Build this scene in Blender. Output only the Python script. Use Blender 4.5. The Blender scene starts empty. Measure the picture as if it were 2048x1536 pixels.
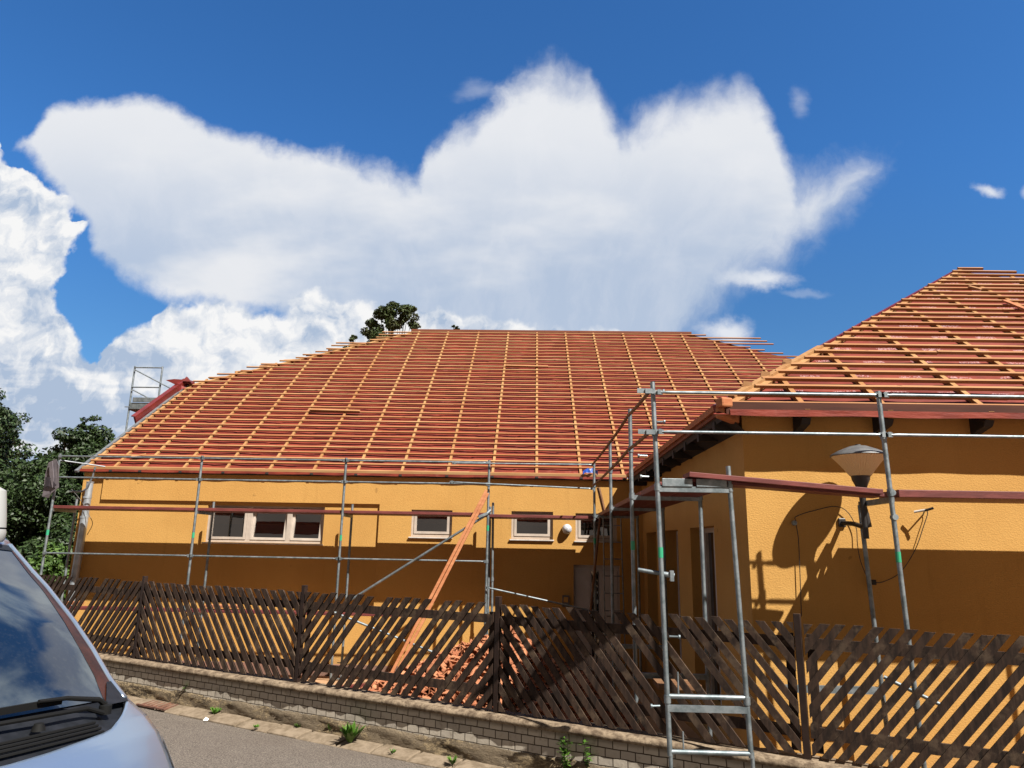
import bpy, math, random
import numpy as np
from mathutils import Vector, Matrix
R = math.radians
random.seed(7)
rng = np.random.default_rng(7)
sc = bpy.context.scene
COL = sc.collection

# ---------------------------------------------------------------- camera
F, PITCH, ROLL, YAW = 1419.0, R(12.985), R(1.08), R(1.777)   # focal length in pixels of a 2048 px wide picture
fwd = Vector((-math.sin(YAW)*math.cos(PITCH), math.cos(YAW)*math.cos(PITCH), math.sin(PITCH)))
rt0 = Vector((math.cos(YAW), math.sin(YAW), 0)); up0 = rt0.cross(fwd)
rt = rt0*math.cos(ROLL) + up0*math.sin(ROLL); up = up0*math.cos(ROLL) - rt0*math.sin(ROLL)
cd = bpy.data.cameras.new('camera'); cam = bpy.data.objects.new('camera', cd); COL.objects.link(cam)
cam.matrix_world = Matrix(((rt.x, up.x, -fwd.x, 0), (rt.y, up.y, -fwd.y, 0), (rt.z, up.z, -fwd.z, 0), (0, 0, 0, 1)))
cd.sensor_width = 36; cd.lens = 36*F/2048; cd.clip_start = .05; cd.clip_end = 3000
sc.camera = cam

# ---------------------------------------------------------------- exposure, sun
EXPO = 1.25
sc.view_settings.view_transform = 'Standard'; sc.view_settings.look = 'None'
sc.view_settings.exposure = EXPO; sc.view_settings.gamma = 1
SUN = Vector((1.0, -1.0, 1.65)).normalized()            # towards the sun
sl = bpy.data.lights.new('sun', 'SUN'); sl.energy = 5.0; sl.angle = R(.53); sl.color = (1, .955, .87)
so = bpy.data.objects.new('sun', sl); COL.objects.link(so); so.rotation_euler = SUN.to_track_quat('Z', 'Y').to_euler()

# ---------------------------------------------------------------- node helper
class NT:
    def __init__(s, tree): s.t = tree; s.L = tree.links
    def n(s, typ, **k):
        o = s.t.nodes.new(typ)
        for a, b in k.items(): setattr(o, a, b)
        return o
    def put(s, sock, v):
        if isinstance(v, bpy.types.NodeSocket): s.L.new(v, sock)
        elif v is not None: sock.default_value = v
    def m(s, op, a, b=None, c=None, clamp=False):
        o = s.n('ShaderNodeMath', operation=op, use_clamp=clamp)
        s.put(o.inputs[0], a); s.put(o.inputs[1], b); s.put(o.inputs[2], c)
        return o.outputs[0]
    def noise(s, vec, scale, detail=4, rough=.5, dist=0, dim='3D', out=0):
        o = s.n('ShaderNodeTexNoise', noise_dimensions=dim)
        s.put(o.inputs['Vector'], vec); s.put(o.inputs['Scale'], scale); s.put(o.inputs['Detail'], detail)
        s.put(o.inputs['Roughness'], rough); s.put(o.inputs['Distortion'], dist)
        return o.outputs[out]
    def mix(s, f, a, b, blend='MIX'):
        o = s.n('ShaderNodeMix', data_type='RGBA', blend_type=blend)
        s.put(o.inputs[0], f); s.put(o.inputs[6], a); s.put(o.inputs[7], b)
        return o.outputs[2]
    def smooth(s, v, a, b, lo=0., hi=1.):
        o = s.n('ShaderNodeMapRange', interpolation_type='SMOOTHSTEP')
        s.put(o.inputs[0], v); s.put(o.inputs[1], a); s.put(o.inputs[2], b); s.put(o.inputs[3], lo); s.put(o.inputs[4], hi)
        return o.outputs[0]
    def comb(s, x, y, z):
        o = s.n('ShaderNodeCombineXYZ'); s.put(o.inputs[0], x); s.put(o.inputs[1], y); s.put(o.inputs[2], z); return o.outputs[0]
    def mapping(s, vec, scale=(1, 1, 1), loc=(0, 0, 0), rot=(0, 0, 0)):
        o = s.n('ShaderNodeMapping'); s.put(o.inputs[0], vec); o.inputs['Scale'].default_value = scale
        o.inputs['Location'].default_value = loc; o.inputs['Rotation'].default_value = rot; return o.outputs[0]
    def curve(s, v, pts, x0, x1, y0, y1):
        o = s.n('ShaderNodeFloatCurve'); c = o.mapping.curves[0]
        P = [((x-x0)/(x1-x0), (y-y0)/(y1-y0)) for x, y in pts]
        c.points[0].location = (0, P[0][1]); c.points[1].location = (1, P[-1][1])
        for q in P: c.points.new(*q)
        for q in c.points: q.handle_type = 'VECTOR'
        o.mapping.update()
        s.put(o.inputs[1], s.m('MULTIPLY_ADD', v, 1/(x1-x0), -x0/(x1-x0), clamp=True))
        return s.m('MULTIPLY_ADD', o.outputs[0], y1-y0, y0)

# ---------------------------------------------------------------- world: Nishita sky with clouds laid out by compass direction
world = bpy.data.worlds.new('World'); sc.world = world; world.use_nodes = True
world.node_tree.nodes.clear(); w = NT(world.node_tree)
sky = w.n('ShaderNodeTexSky', sky_type='NISHITA', sun_disc=False, sun_elevation=math.asin(SUN.z), sun_rotation=R(135),
          air_density=1.0, dust_density=.4, ozone_density=2.5, altitude=300)
SKY_STR = .055
tc = w.n('ShaderNodeTexCoord'); sp = w.n('ShaderNodeSeparateXYZ'); w.L.new(tc.outputs['Generated'], sp.inputs[0])
yy = w.m('MAXIMUM', sp.outputs[1], .05)
U = w.m('DIVIDE', sp.outputs[0], yy); V = w.m('DIVIDE', sp.outputs[2], yy)
base = w.comb(U, V, 0.)
def warp(scale, amp, detail, seed, rough=.55, sx=1, sy=1, rot=0):
    q = w.mapping(base, (sx, sy, 1), (seed, seed*.7, 0), (0, 0, rot))
    a = w.m('SUBTRACT', w.noise(q, scale, detail, rough, dim='2D'), .5)
    q2 = w.mapping(base, (sx, sy, 1), (seed+9.3, seed*.7+4.1, 0), (0, 0, rot))
    b = w.m('SUBTRACT', w.noise(q2, scale, detail, rough, dim='2D'), .5)
    return w.m('MULTIPLY_ADD', a, amp, U), w.m('MULTIPLY_ADD', b, amp, V), a, b
AT = [(-0.829,0.628),(-0.81,0.659),(-0.782,0.691),(-0.726,0.699),(-0.659,0.693),(-0.583,0.682),(-0.531,0.652),(-0.472,0.631),(-0.406,0.618),(-0.333,0.606),(-0.302,0.615),(-0.269,0.589),(-0.212,0.567),(-0.182,0.557),(-0.165,0.611),(-0.137,0.64),(-0.094,0.655),(-0.067,0.704),(-0.036,0.75),(0.021,0.767),(0.085,0.755),(0.104,0.713),(0.132,0.67),(0.179,0.685),(0.259,0.713),(0.323,0.731),(0.346,0.722),(0.358,0.673),(0.378,0.616),(0.396,0.565),(0.434,0.57),(0.474,0.588),(0.505,0.598),(0.535,0.59)]
AB = [(-0.829,0.628),(-0.767,0.553),(-0.718,0.493),(-0.68,0.43),(-0.631,0.39),(-0.558,0.361),(-0.487,0.345),(-0.409,0.324),(-0.05,0.2),(0.18,0.2),(0.225,0.3),(0.258,0.331),(0.304,0.374),(0.365,0.41),(0.429,0.452),(0.477,0.50),(0.535,0.575)]
CL = [(0.2,-0.5),(0.263,-0.658),(0.283,-0.667),(0.306,-0.688),(0.329,-0.699),(0.341,-0.718),(0.361,-0.724),(0.373,-0.741),(0.385,-0.735),(0.395,-0.721),(0.418,-0.729),(0.43,-0.708),(0.451,-0.699),(0.466,-0.69),(0.484,-0.696),(0.489,-0.733),(0.518,-0.742),(0.54,-0.765),(0.57,-0.803),(0.587,-0.838),(0.614,-0.851),(0.63,-1.0),(0.8,-1.2)]
CB = [(-1.1,0.35),(-0.798,0.281),(-0.721,0.274),(-0.659,0.266),(-0.645,0.252),(-0.635,0.285),(-0.625,0.3),(-0.605,0.318),(-0.575,0.323),(-0.565,0.329),(-0.556,0.35),(-0.54,0.356),(-0.511,0.352),(-0.48,0.35),(-0.449,0.347),(-0.423,0.351),(-0.411,0.338),(-0.38,0.334),(-0.358,0.344),(-0.35,0.374),(-0.323,0.378),(-0.296,0.369),(-0.276,0.357),(-0.23,0.349),(-0.178,0.345),(-0.126,0.34),(-0.051,0.335),(0.023,0.33),(0.097,0.32),(0.18,0.3),(0.24,0.27),(0.27,0.2),(0.6,0.1)]
# anvil of ice cloud: soft, fibrous edges
ua, va, na, nb = warp(6, .062, 8, 3.1, .60)
dA = w.m('MINIMUM', w.m('SUBTRACT', w.curve(ua, AT, -.9, .6, .1, .9), va), w.m('SUBTRACT', va, w.curve(ua, AB, -.9, .6, .1, .9)))
dA = w.m('MINIMUM', dA, w.m('SUBTRACT', .522, ua)); dA = w.m('MINIMUM', dA, w.m('ADD', ua, .83))
fib = w.noise(w.mapping(base, (3.2, 4.6, 1), (1, 2, 0), (0, 0, R(-25))), 1.8, 7, .62, .15, dim='2D')
dA2 = w.m('MULTIPLY_ADD', w.m('SUBTRACT', fib, .5), .045, dA)
du_ = w.m('SUBTRACT', ua, -.05); dv_ = w.m('SUBTRACT', va, -.35)
th_ = w.m('ARCTAN2', du_, dv_); rr_ = w.m('SQRT', w.m('ADD', w.m('MULTIPLY', du_, du_), w.m('MULTIPLY', dv_, dv_)))
ray_ = w.noise(w.comb(w.m('MULTIPLY', th_, 8.5), w.m('MULTIPLY', rr_, 5.), 0.), 1.6, 7, .6, .2, dim='2D')
dA2 = w.m('MULTIPLY_ADD', w.m('SUBTRACT', ray_, .5), w.smooth(U, -.5, .0, .03, .085), dA2)
soft = w.smooth(U, -.45, .15, .026, .075)
alA = w.smooth(dA2, w.m('MULTIPLY', soft, -.35), soft)
veil = w.noise(w.mapping(base, (1.0, 2.4, 1), (5, 3, 0), (0, 0, R(-30))), 2.3, 5, .5, dim='2D')
lowA = w.m('MULTIPLY', w.smooth(V, .68, .38), w.smooth(veil, .30, .58))
colA = w.mix(w.m('MULTIPLY', lowA, .95), (.80, .82, .86, 1), (.50, .59, .73, 1))
colA = w.mix(w.m('MULTIPLY', w.smooth(ray_, .38, .72), .22), colA, (.86, .87, .90, 1))
alA = w.m('MULTIPLY', alA, w.m('SUBTRACT', 1.0, w.m('MULTIPLY', lowA, .12)))
# heaped cumulus on the left and along the horizon: crisp billows
uc, vc, nc, nd = warp(11, .075, 6, 12.7, .56)
dL = w.m('SUBTRACT', w.curve(vc, CL, 0, .8, -1.3, -.4), uc)
dB = w.m('SUBTRACT', w.curve(uc, CB, -1.1, .7, 0, .6), vc)
dC = w.m('MAXIMUM', dL, dB)
alC = w.smooth(dC, -.003, .012)
def bil(off):
    q = w.comb(w.m('ADD', uc, off[0]), w.m('ADD', vc, off[1]), 0.)
    return w.noise(q, 17, 6, .58, 0, dim='2D')
b0, b1 = bil((0, 0)), bil((.012, .014))
rel = w.m('SUBTRACT', b1, b0)   # the side of each billow turned from the sun
big = w.noise(w.mapping(base, (3.2, 6.0, 1), (2.5, 8.1, 0)), 1.5, 4, .55, dim='2D')
bankl = w.m('MULTIPLY', w.smooth(U, -.33, -.62), w.smooth(V, .30, .19))      # the flat shaded bases low on the left
sh = w.m('ADD', w.m('MULTIPLY', w.smooth(big, .42, .66), .55), w.m('MULTIPLY', bankl, w.smooth(w.noise(w.mapping(base, (2.2, 13, 1), (4, 1, 0)), 1.4, 4, .5, dim='2D'), .4, .56)))
sh = w.m('MULTIPLY_ADD', rel, 2.6, w.m('ADD', sh, .10), clamp=True)
colC = w.mix(sh, (.93, .93, .93, 1), (.42, .52, .68, 1))
# small detached shreds
def shred(u0, v0, ru, rv, dens):
    du = w.m('DIVIDE', w.m('SUBTRACT', ua, u0), ru); dv = w.m('DIVIDE', w.m('SUBTRACT', va, v0), rv)
    d = w.m('SUBTRACT', 1.0, w.m('SQRT', w.m('ADD', w.m('MULTIPLY', du, du), w.m('MULTIPLY', dv, dv))))
    return w.m('MULTIPLY', w.smooth(w.m('ADD', d, w.m('MULTIPLY', w.m('SUBTRACT', fib, .5), 1.6)), .05, .9), dens)
sm = shred(.685, .536, .03, .018, .85)
for a in ((.334, .39, .075, .02, .95), (.415, .69, .028, .04, .3), (.745, .538, .02, .02, .5), (.27, .315, .055, .03, .9), (-.10, .71, .06, .03, .25), (.40, .37, .05, .01, .2)):
    sm = w.m('MAXIMUM', sm, shred(*a))
front = w.smooth(sp.outputs[1], .05, .2)
hs = w.n('ShaderNodeHueSaturation'); w.put(hs.inputs['Color'], sky.outputs[0]); hs.inputs['Saturation'].default_value = 1.12
skyc = w.mix(1.0, hs.outputs[0], w.mix(w.smooth(V, .65, .2), (.50, .93, 1.27, 1), (.50, .76, .92, 1)), 'MULTIPLY')
K = 1/(SKY_STR*2**EXPO)
cs = w.n('ShaderNodeVectorMath', operation='SCALE'); cs.inputs[3].default_value = K
cc = w.mix(alC, w.mix(alA, w.mix(sm, (0, 0, 0, 1), (.86, .87, .9, 1)), colA), colC)
w.put(cs.inputs[0], cc)
alpha = w.m('MULTIPLY', w.m('MAXIMUM', w.m('MAXIMUM', alA, alC), sm), front)
# premultiplied pieces were blended over black, so add the sky only where no cloud lies
a1 = w.mix(sm, skyc, None); 
def over(al, bg, col):
    s = w.n('ShaderNodeVectorMath', operation='SCALE'); s.inputs[3].default_value = K; w.put(s.inputs[0], col)
    return w.mix(w.m('MULTIPLY', al, front), bg, s.outputs[0])
o1 = over(sm, skyc, (.84, .86, .9)); o2 = over(alA, o1, colA); o3 = over(alC, o2, colC)
# unseen sky behind the camera: warm grey added to warm the walls' shade
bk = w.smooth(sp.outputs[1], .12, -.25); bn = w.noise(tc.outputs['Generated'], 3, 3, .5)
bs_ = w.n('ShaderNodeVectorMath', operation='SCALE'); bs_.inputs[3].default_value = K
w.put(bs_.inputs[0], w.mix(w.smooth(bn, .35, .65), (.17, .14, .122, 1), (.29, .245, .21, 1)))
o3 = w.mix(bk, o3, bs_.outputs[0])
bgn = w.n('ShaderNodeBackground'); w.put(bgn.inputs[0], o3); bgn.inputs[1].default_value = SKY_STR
wo = w.n('ShaderNodeOutputWorld'); w.L.new(bgn.outputs[0], wo.inputs[0])
world.cycles.sampling_method = 'MANUAL'; world.cycles.sample_map_resolution = 512

# ---------------------------------------------------------------- materials
def mat(name, col, rough=.7, metal=0, build=None, spec=None):
    m = bpy.data.materials.new(name); m.use_nodes = True
    t = NT(m.node_tree); b = m.node_tree.nodes['Principled BSDF']
    b.inputs['Base Color'].default_value = (*col, 1); b.inputs['Roughness'].default_value = rough; b.inputs['Metallic'].default_value = metal
    if spec is not None: b.inputs['Specular IOR Level'].default_value = spec
    if build:
        c = t.n('ShaderNodeTexCoord').outputs['Object']; build(t, b, c)
    return m
def bump(t, b, h, strength=.3, dist=.01):
    o = t.n('ShaderNodeBump'); o.inputs['Strength'].default_value = strength; o.inputs['Distance'].default_value = dist
    t.put(o.inputs['Height'], h); t.L.new(o.outputs[0], b.inputs['Normal'])
def vary(c1, c2, scale, detail=5, rough=.6, sc3=(1, 1, 1), lo=.35, hi=.65, bs=0, bsc=None, bd=.005):
    def f(t, b, c):
        q = t.mapping(c, sc3); n = t.noise(q, scale, detail, rough)
        t.put(b.inputs['Base Color'], t.mix(t.smooth(n, lo, hi), (*c1, 1), (*c2, 1)))
        if bs: bump(t, b, t.noise(q, bsc or scale*3, 4, .6), bs, bd)
    return f
def stucco(t, b, c):
    big = t.noise(c, .9, 4, .6); streak = t.noise(t.mapping(c, (9, 9, .6)), 1, 4, .6); zz = t.n('ShaderNodeSeparateXYZ'); t.put(zz.inputs[0], c)
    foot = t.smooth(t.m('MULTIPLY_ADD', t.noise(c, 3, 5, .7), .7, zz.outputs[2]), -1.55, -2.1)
    col = t.mix(t.smooth(big, .35, .68), (.425, .238, .070, 1), (.39, .212, .060, 1))
    col = t.mix(t.m('MULTIPLY', t.smooth(streak, .55, .8), .25), col, (.25, .13, .034, 1))
    spots = t.noise(c, 5.5, 2, .5); col = t.mix(t.m('MULTIPLY', t.smooth(spots, .74, .78), .5), col, (.18, .1, .03, 1))
    grain = t.noise(c, 70, 4, .65)
    col = t.mix(t.m('MULTIPLY', t.smooth(grain, .55, .35), .22), col, (.25, .13, .03, 1))
    t.put(b.inputs['Base Color'], col)
    v = t.n('ShaderNodeTexVoronoi'); t.put(v.inputs['Vector'], t.mapping(c, (1, 1, 1.6))); v.inputs['Scale'].default_value = 46
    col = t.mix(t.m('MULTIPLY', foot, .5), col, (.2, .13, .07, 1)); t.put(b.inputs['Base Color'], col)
    bump(t, b, t.m('ADD', v.outputs['Distance'], t.m('MULTIPLY', grain, 1.0)), .24, .009)
def timber(c1, c2, gl=(1, 14, 14)):
    def f(t, b, c):
        n = t.noise(t.mapping(c, gl), 1.3, 6, .6); n2 = t.noise(c, 1.4, 2, .5)
        col = t.mix(t.smooth(n, .3, .7), (*c1, 1), (*c2, 1))
        kn = t.noise(t.mapping(c, (3, 9, 9)), 1.8, 1, .5)
        col = t.mix(t.m('MULTIPLY', t.smooth(kn, .72, .78), .8), col, (c2[0]*.25, c2[1]*.2, c2[2]*.2, 1))
        col = t.mix(t.m('MULTIPLY', t.smooth(n2, .4, .7), .35), col, (c2[0]*.9, c2[1]*.62, c2[2]*.5, 1))
        oi = t.n('ShaderNodeObjectInfo').outputs['Random']; gi = t.n('ShaderNodeNewGeometry').outputs['Random Per Island']
        vr = t.m('ADD', t.m('MULTIPLY', oi, .5), t.m('MULTIPLY', gi, .5))
        col = t.mix(t.smooth(vr, .45, .95, 0., .75), col, (c2[0]*.85, c2[1]*.60, c2[2]*.45, 1))
        t.put(b.inputs['Base Color'], col); bump(t, b, n, .3, .003)
    return f
def membrane(marks):
    def f(t, b, c):
        n = t.noise(c, 2.0, 5, .6); col = t.mix(t.smooth(n, .35, .65), (.165, .026, .014, 1), (.105, .015, .009, 1))
        wr = t.noise(t.mapping(c, (.6, 3, 3)), 3, 5, .6)
        du = t.noise(t.mapping(c, (1.5, 3, 1)), 2.4, 6, .7); col = t.mix(t.m('MULTIPLY', t.smooth(du, .56, .74), .35), col, (.26, .11, .085, 1))
        sy = t.n('ShaderNodeSeparateXYZ'); t.put(sy.inputs[0], c); lap = t.m('FRACT', t.m('MULTIPLY_ADD', sy.outputs[1], 1/1.16, t.m('MULTIPLY', wr, .02)))
        col = t.mix(t.m('MULTIPLY', t.m('LESS_THAN', lap, .03), .55), col, (.05, .008, .006, 1))
        if marks:
            s = t.n('ShaderNodeSeparateXYZ'); t.put(s.inputs[0], c)
            fx = t.m('FRACT', t.m('MULTIPLY', s.outputs[0], 1/.62)); row = t.m('MULTIPLY', s.outputs[1], 1/.41); fy = t.m('FRACT', row)
            fx = t.m('FRACT', t.m('ADD', t.m('MULTIPLY', s.outputs[0], 1/.62), t.m('MULTIPLY', t.m('FLOOR', row), .37)))
            inx = t.m('MULTIPLY', t.m('GREATER_THAN', fx, .18), t.m('LESS_THAN', fx, .62))
            iny = t.m('MULTIPLY', t.m('GREATER_THAN', fy, .3), t.m('LESS_THAN', fy, .52))
            k = t.noise(t.mapping(c, (24, 22, 1)), 1.6, 2, .5)
            ln = t.m('LESS_THAN', t.m('ABSOLUTE', t.m('SUBTRACT', k, .5)), .045)
            col = t.mix(t.m('MULTIPLY', t.m('MULTIPLY', inx, iny), t.m('MULTIPLY', ln, .6)), col, (.42, .28, .29, 1))
        t.put(b.inputs['Base Color'], col); bump(t, b, wr, .7, .03)
    return f
def steel(t, b, c):
    n = t.noise(c, 9, 5, .65); n2 = t.noise(c, 60, 3, .6)
    t.put(b.inputs['Base Color'], t.mix(t.smooth(n, .35, .65), (.25, .28, .30, 1), (.14, .17, .185, 1)))
    t.put(b.inputs['Roughness'], t.m('MULTIPLY_ADD', n2, .3, .38))
def brick(t, b, c):
    # c: x along wall, z up (the wall's own axes)
    s = t.n('ShaderNodeSeparateXYZ'); t.put(s.inputs[0], c)
    q = t.comb(s.outputs[0], s.outputs[2], 0.)
    jit = t.n('ShaderNodeVectorMath', operation='ADD'); t.put(jit.inputs[0], q)
    nn = t.n('ShaderNodeTexNoise'); t.put(nn.inputs['Vector'], c); nn.inputs['Scale'].default_value = 6
    sc_ = t.n('ShaderNodeVectorMath', operation='SCALE'); t.put(sc_.inputs[0], nn.outputs['Color']); sc_.inputs[3].default_value = .02
    t.put(jit.inputs[1], sc_.outputs[0])
    br = t.n('ShaderNodeTexBrick'); t.put(br.inputs['Vector'], jit.outputs[0]); br.inputs['Scale'].default_value = 1
    br.inputs['Brick Width'].default_value = .158; br.inputs['Row Height'].default_value = .083; br.inputs['Mortar Size'].default_value = .006
    br.inputs['Mortar Smooth'].default_value = .4; br.offset = .5
    br.inputs['Color1'].default_value = (.44, .39, .32, 1); br.inputs['Color2'].default_value = (.35, .31, .26, 1); br.inputs['Mortar'].default_value = (.06, .045, .032, 1)
    n = t.noise(c, 14, 5, .65); n2 = t.noise(c, 2.2, 3, .6)
    col = t.mix(t.m('MULTIPLY', t.smooth(n, .5, .75), .45), br.outputs['Color'], (.1, .08, .055, 1))
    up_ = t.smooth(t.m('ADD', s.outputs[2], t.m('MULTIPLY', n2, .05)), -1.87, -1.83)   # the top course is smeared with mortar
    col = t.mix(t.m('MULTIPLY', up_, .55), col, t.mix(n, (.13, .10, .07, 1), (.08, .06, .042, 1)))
    t.put(b.inputs['Base Color'], col)
    bump(t, b, t.m('SUBTRACT', t.m('MULTIPLY', n, .4), t.m('MULTIPLY', br.outputs['Fac'], 1.0)), .8, .012)
def plaster(t, b, c):
    n = t.noise(c, 3, 8, .7); n2 = t.noise(t.mapping(c, (1, 1, 2.5)), 11, 8, .75); n3 = t.noise(c, 1.1, 3, .5)
    col = t.mix(t.smooth(n, .3, .7), (.12, .092, .062, 1), (.18, .14, .095, 1))
    flake = t.smooth(t.m('MULTIPLY_ADD', n3, .6, t.m('MULTIPLY', n2, .5)), .53, .60)
    col = t.mix(flake, col, t.mix(t.smooth(n2, .42, .6), (.035, .025, .017, 1), (.25, .19, .115, 1)))
    t.put(b.inputs['Base Color'], col)
    bump(t, b, t.m('ADD', n2, t.m('MULTIPLY', n, .5)), 1.0, .03)
def fencewood(t, b, c):
    n = t.noise(t.mapping(c, (8, 8, 1.6)), 2.2, 6, .65); n2 = t.noise(c, 5, 5, .7)
    col = t.mix(t.smooth(n, .35, .65), (.014, .0075, .005, 1), (.045, .025, .016, 1))
    col = t.mix(t.m('MULTIPLY', t.smooth(n2, .50, .68), .6), col, (.11, .075, .048, 1))
    t.put(b.inputs['Base Color'], col); bump(t, b, n, .6, .004)
def asphalt(t, b, c):
    n = t.noise(c, 60, 4, .8); n2 = t.noise(c, .8, 5, .6); n3 = t.noise(c, 34, 4, .7)
    col = t.mix(t.smooth(n, .38, .62), (.035, .028, .024, 1), (.185, .155, .128, 1))
    col = t.mix(t.m('MULTIPLY', t.smooth(n2, .4, .7), .35), col, (.08, .062, .05, 1))
    red = t.noise(c, 2.6, 4, .7); col = t.mix(t.m('MULTIPLY', t.smooth(red, .66, .76), .4), col, (.18, .085, .05, 1))
    v = t.n('ShaderNodeTexVoronoi', feature='DISTANCE_TO_EDGE'); t.put(v.inputs['Vector'], t.mapping(c, (.55, .8, 1)))
    t.put(v.inputs['Scale'], 1.0)
    t.put(b.inputs['Base Color'], col); bump(t, b, t.m('ADD', n, n3), .8, .006)
def leafm(c1, c2, c3=(.1, .1, .02)):
    def f(t, b, c):
        g = t.n('ShaderNodeNewGeometry').outputs['Random Per Island']
        n = t.noise(c, .8, 3, .5)
        col = t.mix(g, (*c1, 1), (*c2, 1)); col = t.mix(t.m('MULTIPLY', t.smooth(n, .45, .7), .5), col, (*c3, 1))
        t.put(b.inputs['Base Color'], col)
        b.inputs['Subsurface Weight'].default_value = 0
    return f
M = {}
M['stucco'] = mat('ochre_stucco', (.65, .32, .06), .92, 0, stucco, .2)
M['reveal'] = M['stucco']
M['plinth'] = mat('plinth', (.12, .07, .05), .9, 0, vary((.12, .07, .05), (.2, .1, .07), 5))
M['pine'] = mat('pine_batten', (.8, .5, .2), .75, 0, timber((.34, .195, .09), (.26, .125, .05)), .25)
M['pine2'] = mat('pine_counter', (.8, .5, .2), .75, 0, timber((.33, .19, .08), (.26, .135, .052), (14, 1, 14)), .25)
M['eavewood'] = mat('eave_wood', (.2, .1, .05), .75, 0, timber((.30, .19, .085), (.24, .13, .055)), .25)
M['eavered'] = mat('red_brown_eave_wood', (.15, .06, .03), .75, 0, timber((.07, .02, .010), (.04, .011, .006)), .25)
M['beam'] = mat('red_brown_rafter', (.3, .1, .05), .75, 0, timber((.20, .07, .035), (.13, .04, .02)), .3)
M['orange_wood'] = mat('fresh_plank', (.7, .3, .12), .75, 0, timber((.40, .17, .075), (.30, .11, .045)), .25)
M['memb'] = mat('red_underlay', (.3, .05, .03), .7, 0, membrane(False), .2)
M['membt'] = mat('printed_red_underlay', (.3, .05, .03), .65, 0, membrane(True), .25)
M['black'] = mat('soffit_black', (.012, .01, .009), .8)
M['steel'] = mat('galvanised_steel', (.45, .48, .5), .4, .75, steel)
M['pipe'] = mat('zinc_pipe', (.45, .48, .5), .42, .6, vary((.42, .46, .5), (.3, .33, .36), 6))
M['plank'] = mat('red_brown_deck', (.2, .05, .04), .6, 0, vary((.15, .035, .03), (.09, .02, .018), 3, 6, .7, (1, 6, 6), bs=.3, bsc=8), .35)
M['brownrail'] = mat('brown_rail', (.3, .18, .09), .7, 0, timber((.2, .11, .055), (.12, .06, .03)), .3)
M['redmetal'] = mat('red_sheet_metal', (.26, .03, .025), .35, .2, vary((.17, .02, .016), (.11, .014, .012), 3), .5)
M['flash'] = mat('grey_flashing', (.2, .21, .22), .5, .5, vary((.2, .21, .22), (.13, .14, .15), 8))
M['frame'] = mat('window_frame', (.62, .54, .47), .45, 0, vary((.40, .34, .29), (.33, .28, .24), 4))
M['sill'] = mat('window_sill', (.75, .70, .66), .4, 0, vary((.5, .47, .44), (.4, .37, .34), 5))
def glassb(t, b, c):
    n = t.noise(t.mapping(c, (1.2, 1.2, 2.2)), 2.4, 4, .6)
    t.put(b.inputs['Base Color'], t.mix(t.smooth(n, .4, .62), (.006, .007, .01, 1), (.02, .022, .03, 1)))
def thin_glass(name, tint, f0):
    m = bpy.data.materials.new(name); m.use_nodes = True; t = NT(m.node_tree); nt = m.node_tree; nt.nodes.clear()
    tr = t.n('ShaderNodeBsdfTransparent'); tr.inputs[0].default_value = (*tint, 1); gl = t.n('ShaderNodeBsdfGlossy'); gl.inputs[0].default_value = (1, 1, 1, 1); gl.inputs['Roughness'].default_value = .015
    fr = t.n('ShaderNodeFresnel'); fr.inputs[0].default_value = 1.5; mx = t.n('ShaderNodeMixShader'); t.put(mx.inputs[0], t.m('MULTIPLY_ADD', fr.outputs[0], 1.6, f0, clamp=True))
    c = t.n('ShaderNodeTexCoord').outputs['Object']; bp = t.n('ShaderNodeBump'); bp.inputs['Strength'].default_value = .12; bp.inputs['Distance'].default_value = .02; t.put(bp.inputs['Height'], t.noise(c, 2.5, 2, .5)); t.L.new(bp.outputs[0], gl.inputs['Normal'])
    t.L.new(tr.outputs[0], mx.inputs[1]); t.L.new(gl.outputs[0], mx.inputs[2]); o = t.n('ShaderNodeOutputMaterial'); t.L.new(mx.outputs[0], o.inputs[0]); return m
M['pane'] = thin_glass('thin_window_glass', (.6, .63, .68), .2)
M['room'] = mat('dark_room', (.03, .04, .065), .9)
M['glass'] = mat('dark_window_glass', (.01, .012, .016), .03, 0, glassb, 1.0)
M['blind'] = mat('inner_blind', (.05, .028, .02), .8, 0, vary((.11, .06, .042), (.08, .042, .03), 3))
M['white'] = mat('white_door', (.62, .6, .6), .45, 0, vary((.42, .4, .4), (.36, .34, .34), 3))
M['brick'] = mat('sand_lime_brick', (.4, .36, .3), .92, 0, brick, .2)
M['coping'] = mat('weathered_concrete', (.3, .23, .16), .95, 0, vary((.075, .052, .034), (.23, .175, .12), 9, 8, .7, bs=.9, bsc=25, bd=.01), .2)
M['plaster'] = mat('crumbling_plaster', (.3, .24, .16), .95, 0, plaster, .2)
M['kerb'] = mat('kerb_stone', (.33, .26, .18), .95, 0, vary((.12, .09, .06), (.2, .155, .11), 7, 7, .7, bs=.8, bsc=30, bd=.008), .2)
M['fence'] = mat('weathered_brown_wood', (.06, .035, .02), .85, 0, fencewood, .3)
M['post'] = mat('brown_steel_post', (.03, .018, .014), .5, .2, vary((.018, .010, .008), (.028, .015, .011), 8), .4)
M['asphalt'] = mat('asphalt', (.2, .18, .16), .95, 0, asphalt, .25)
M['ground'] = mat('yard_ground', (.2, .15, .1), .95, 0, vary((.26, .155, .085), (.36, .215, .12), .9, 7, .7, bs=.5, bsc=14, bd=.02), .2)
M['tile'] = mat('clay_tile', (.6, .22, .1), .85, 0, lambda t, b, c: t.put(b.inputs['Base Color'], t.mix(t.n('ShaderNodeNewGeometry').outputs['Random Per Island'], (.22, .075, .035, 1), (.40, .17, .085, 1))), .2)
M['cable'] = mat('black_cable', (.02, .016, .014), .5)
M['green'] = mat('green_tape', (.02, .25, .13), .5)
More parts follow.
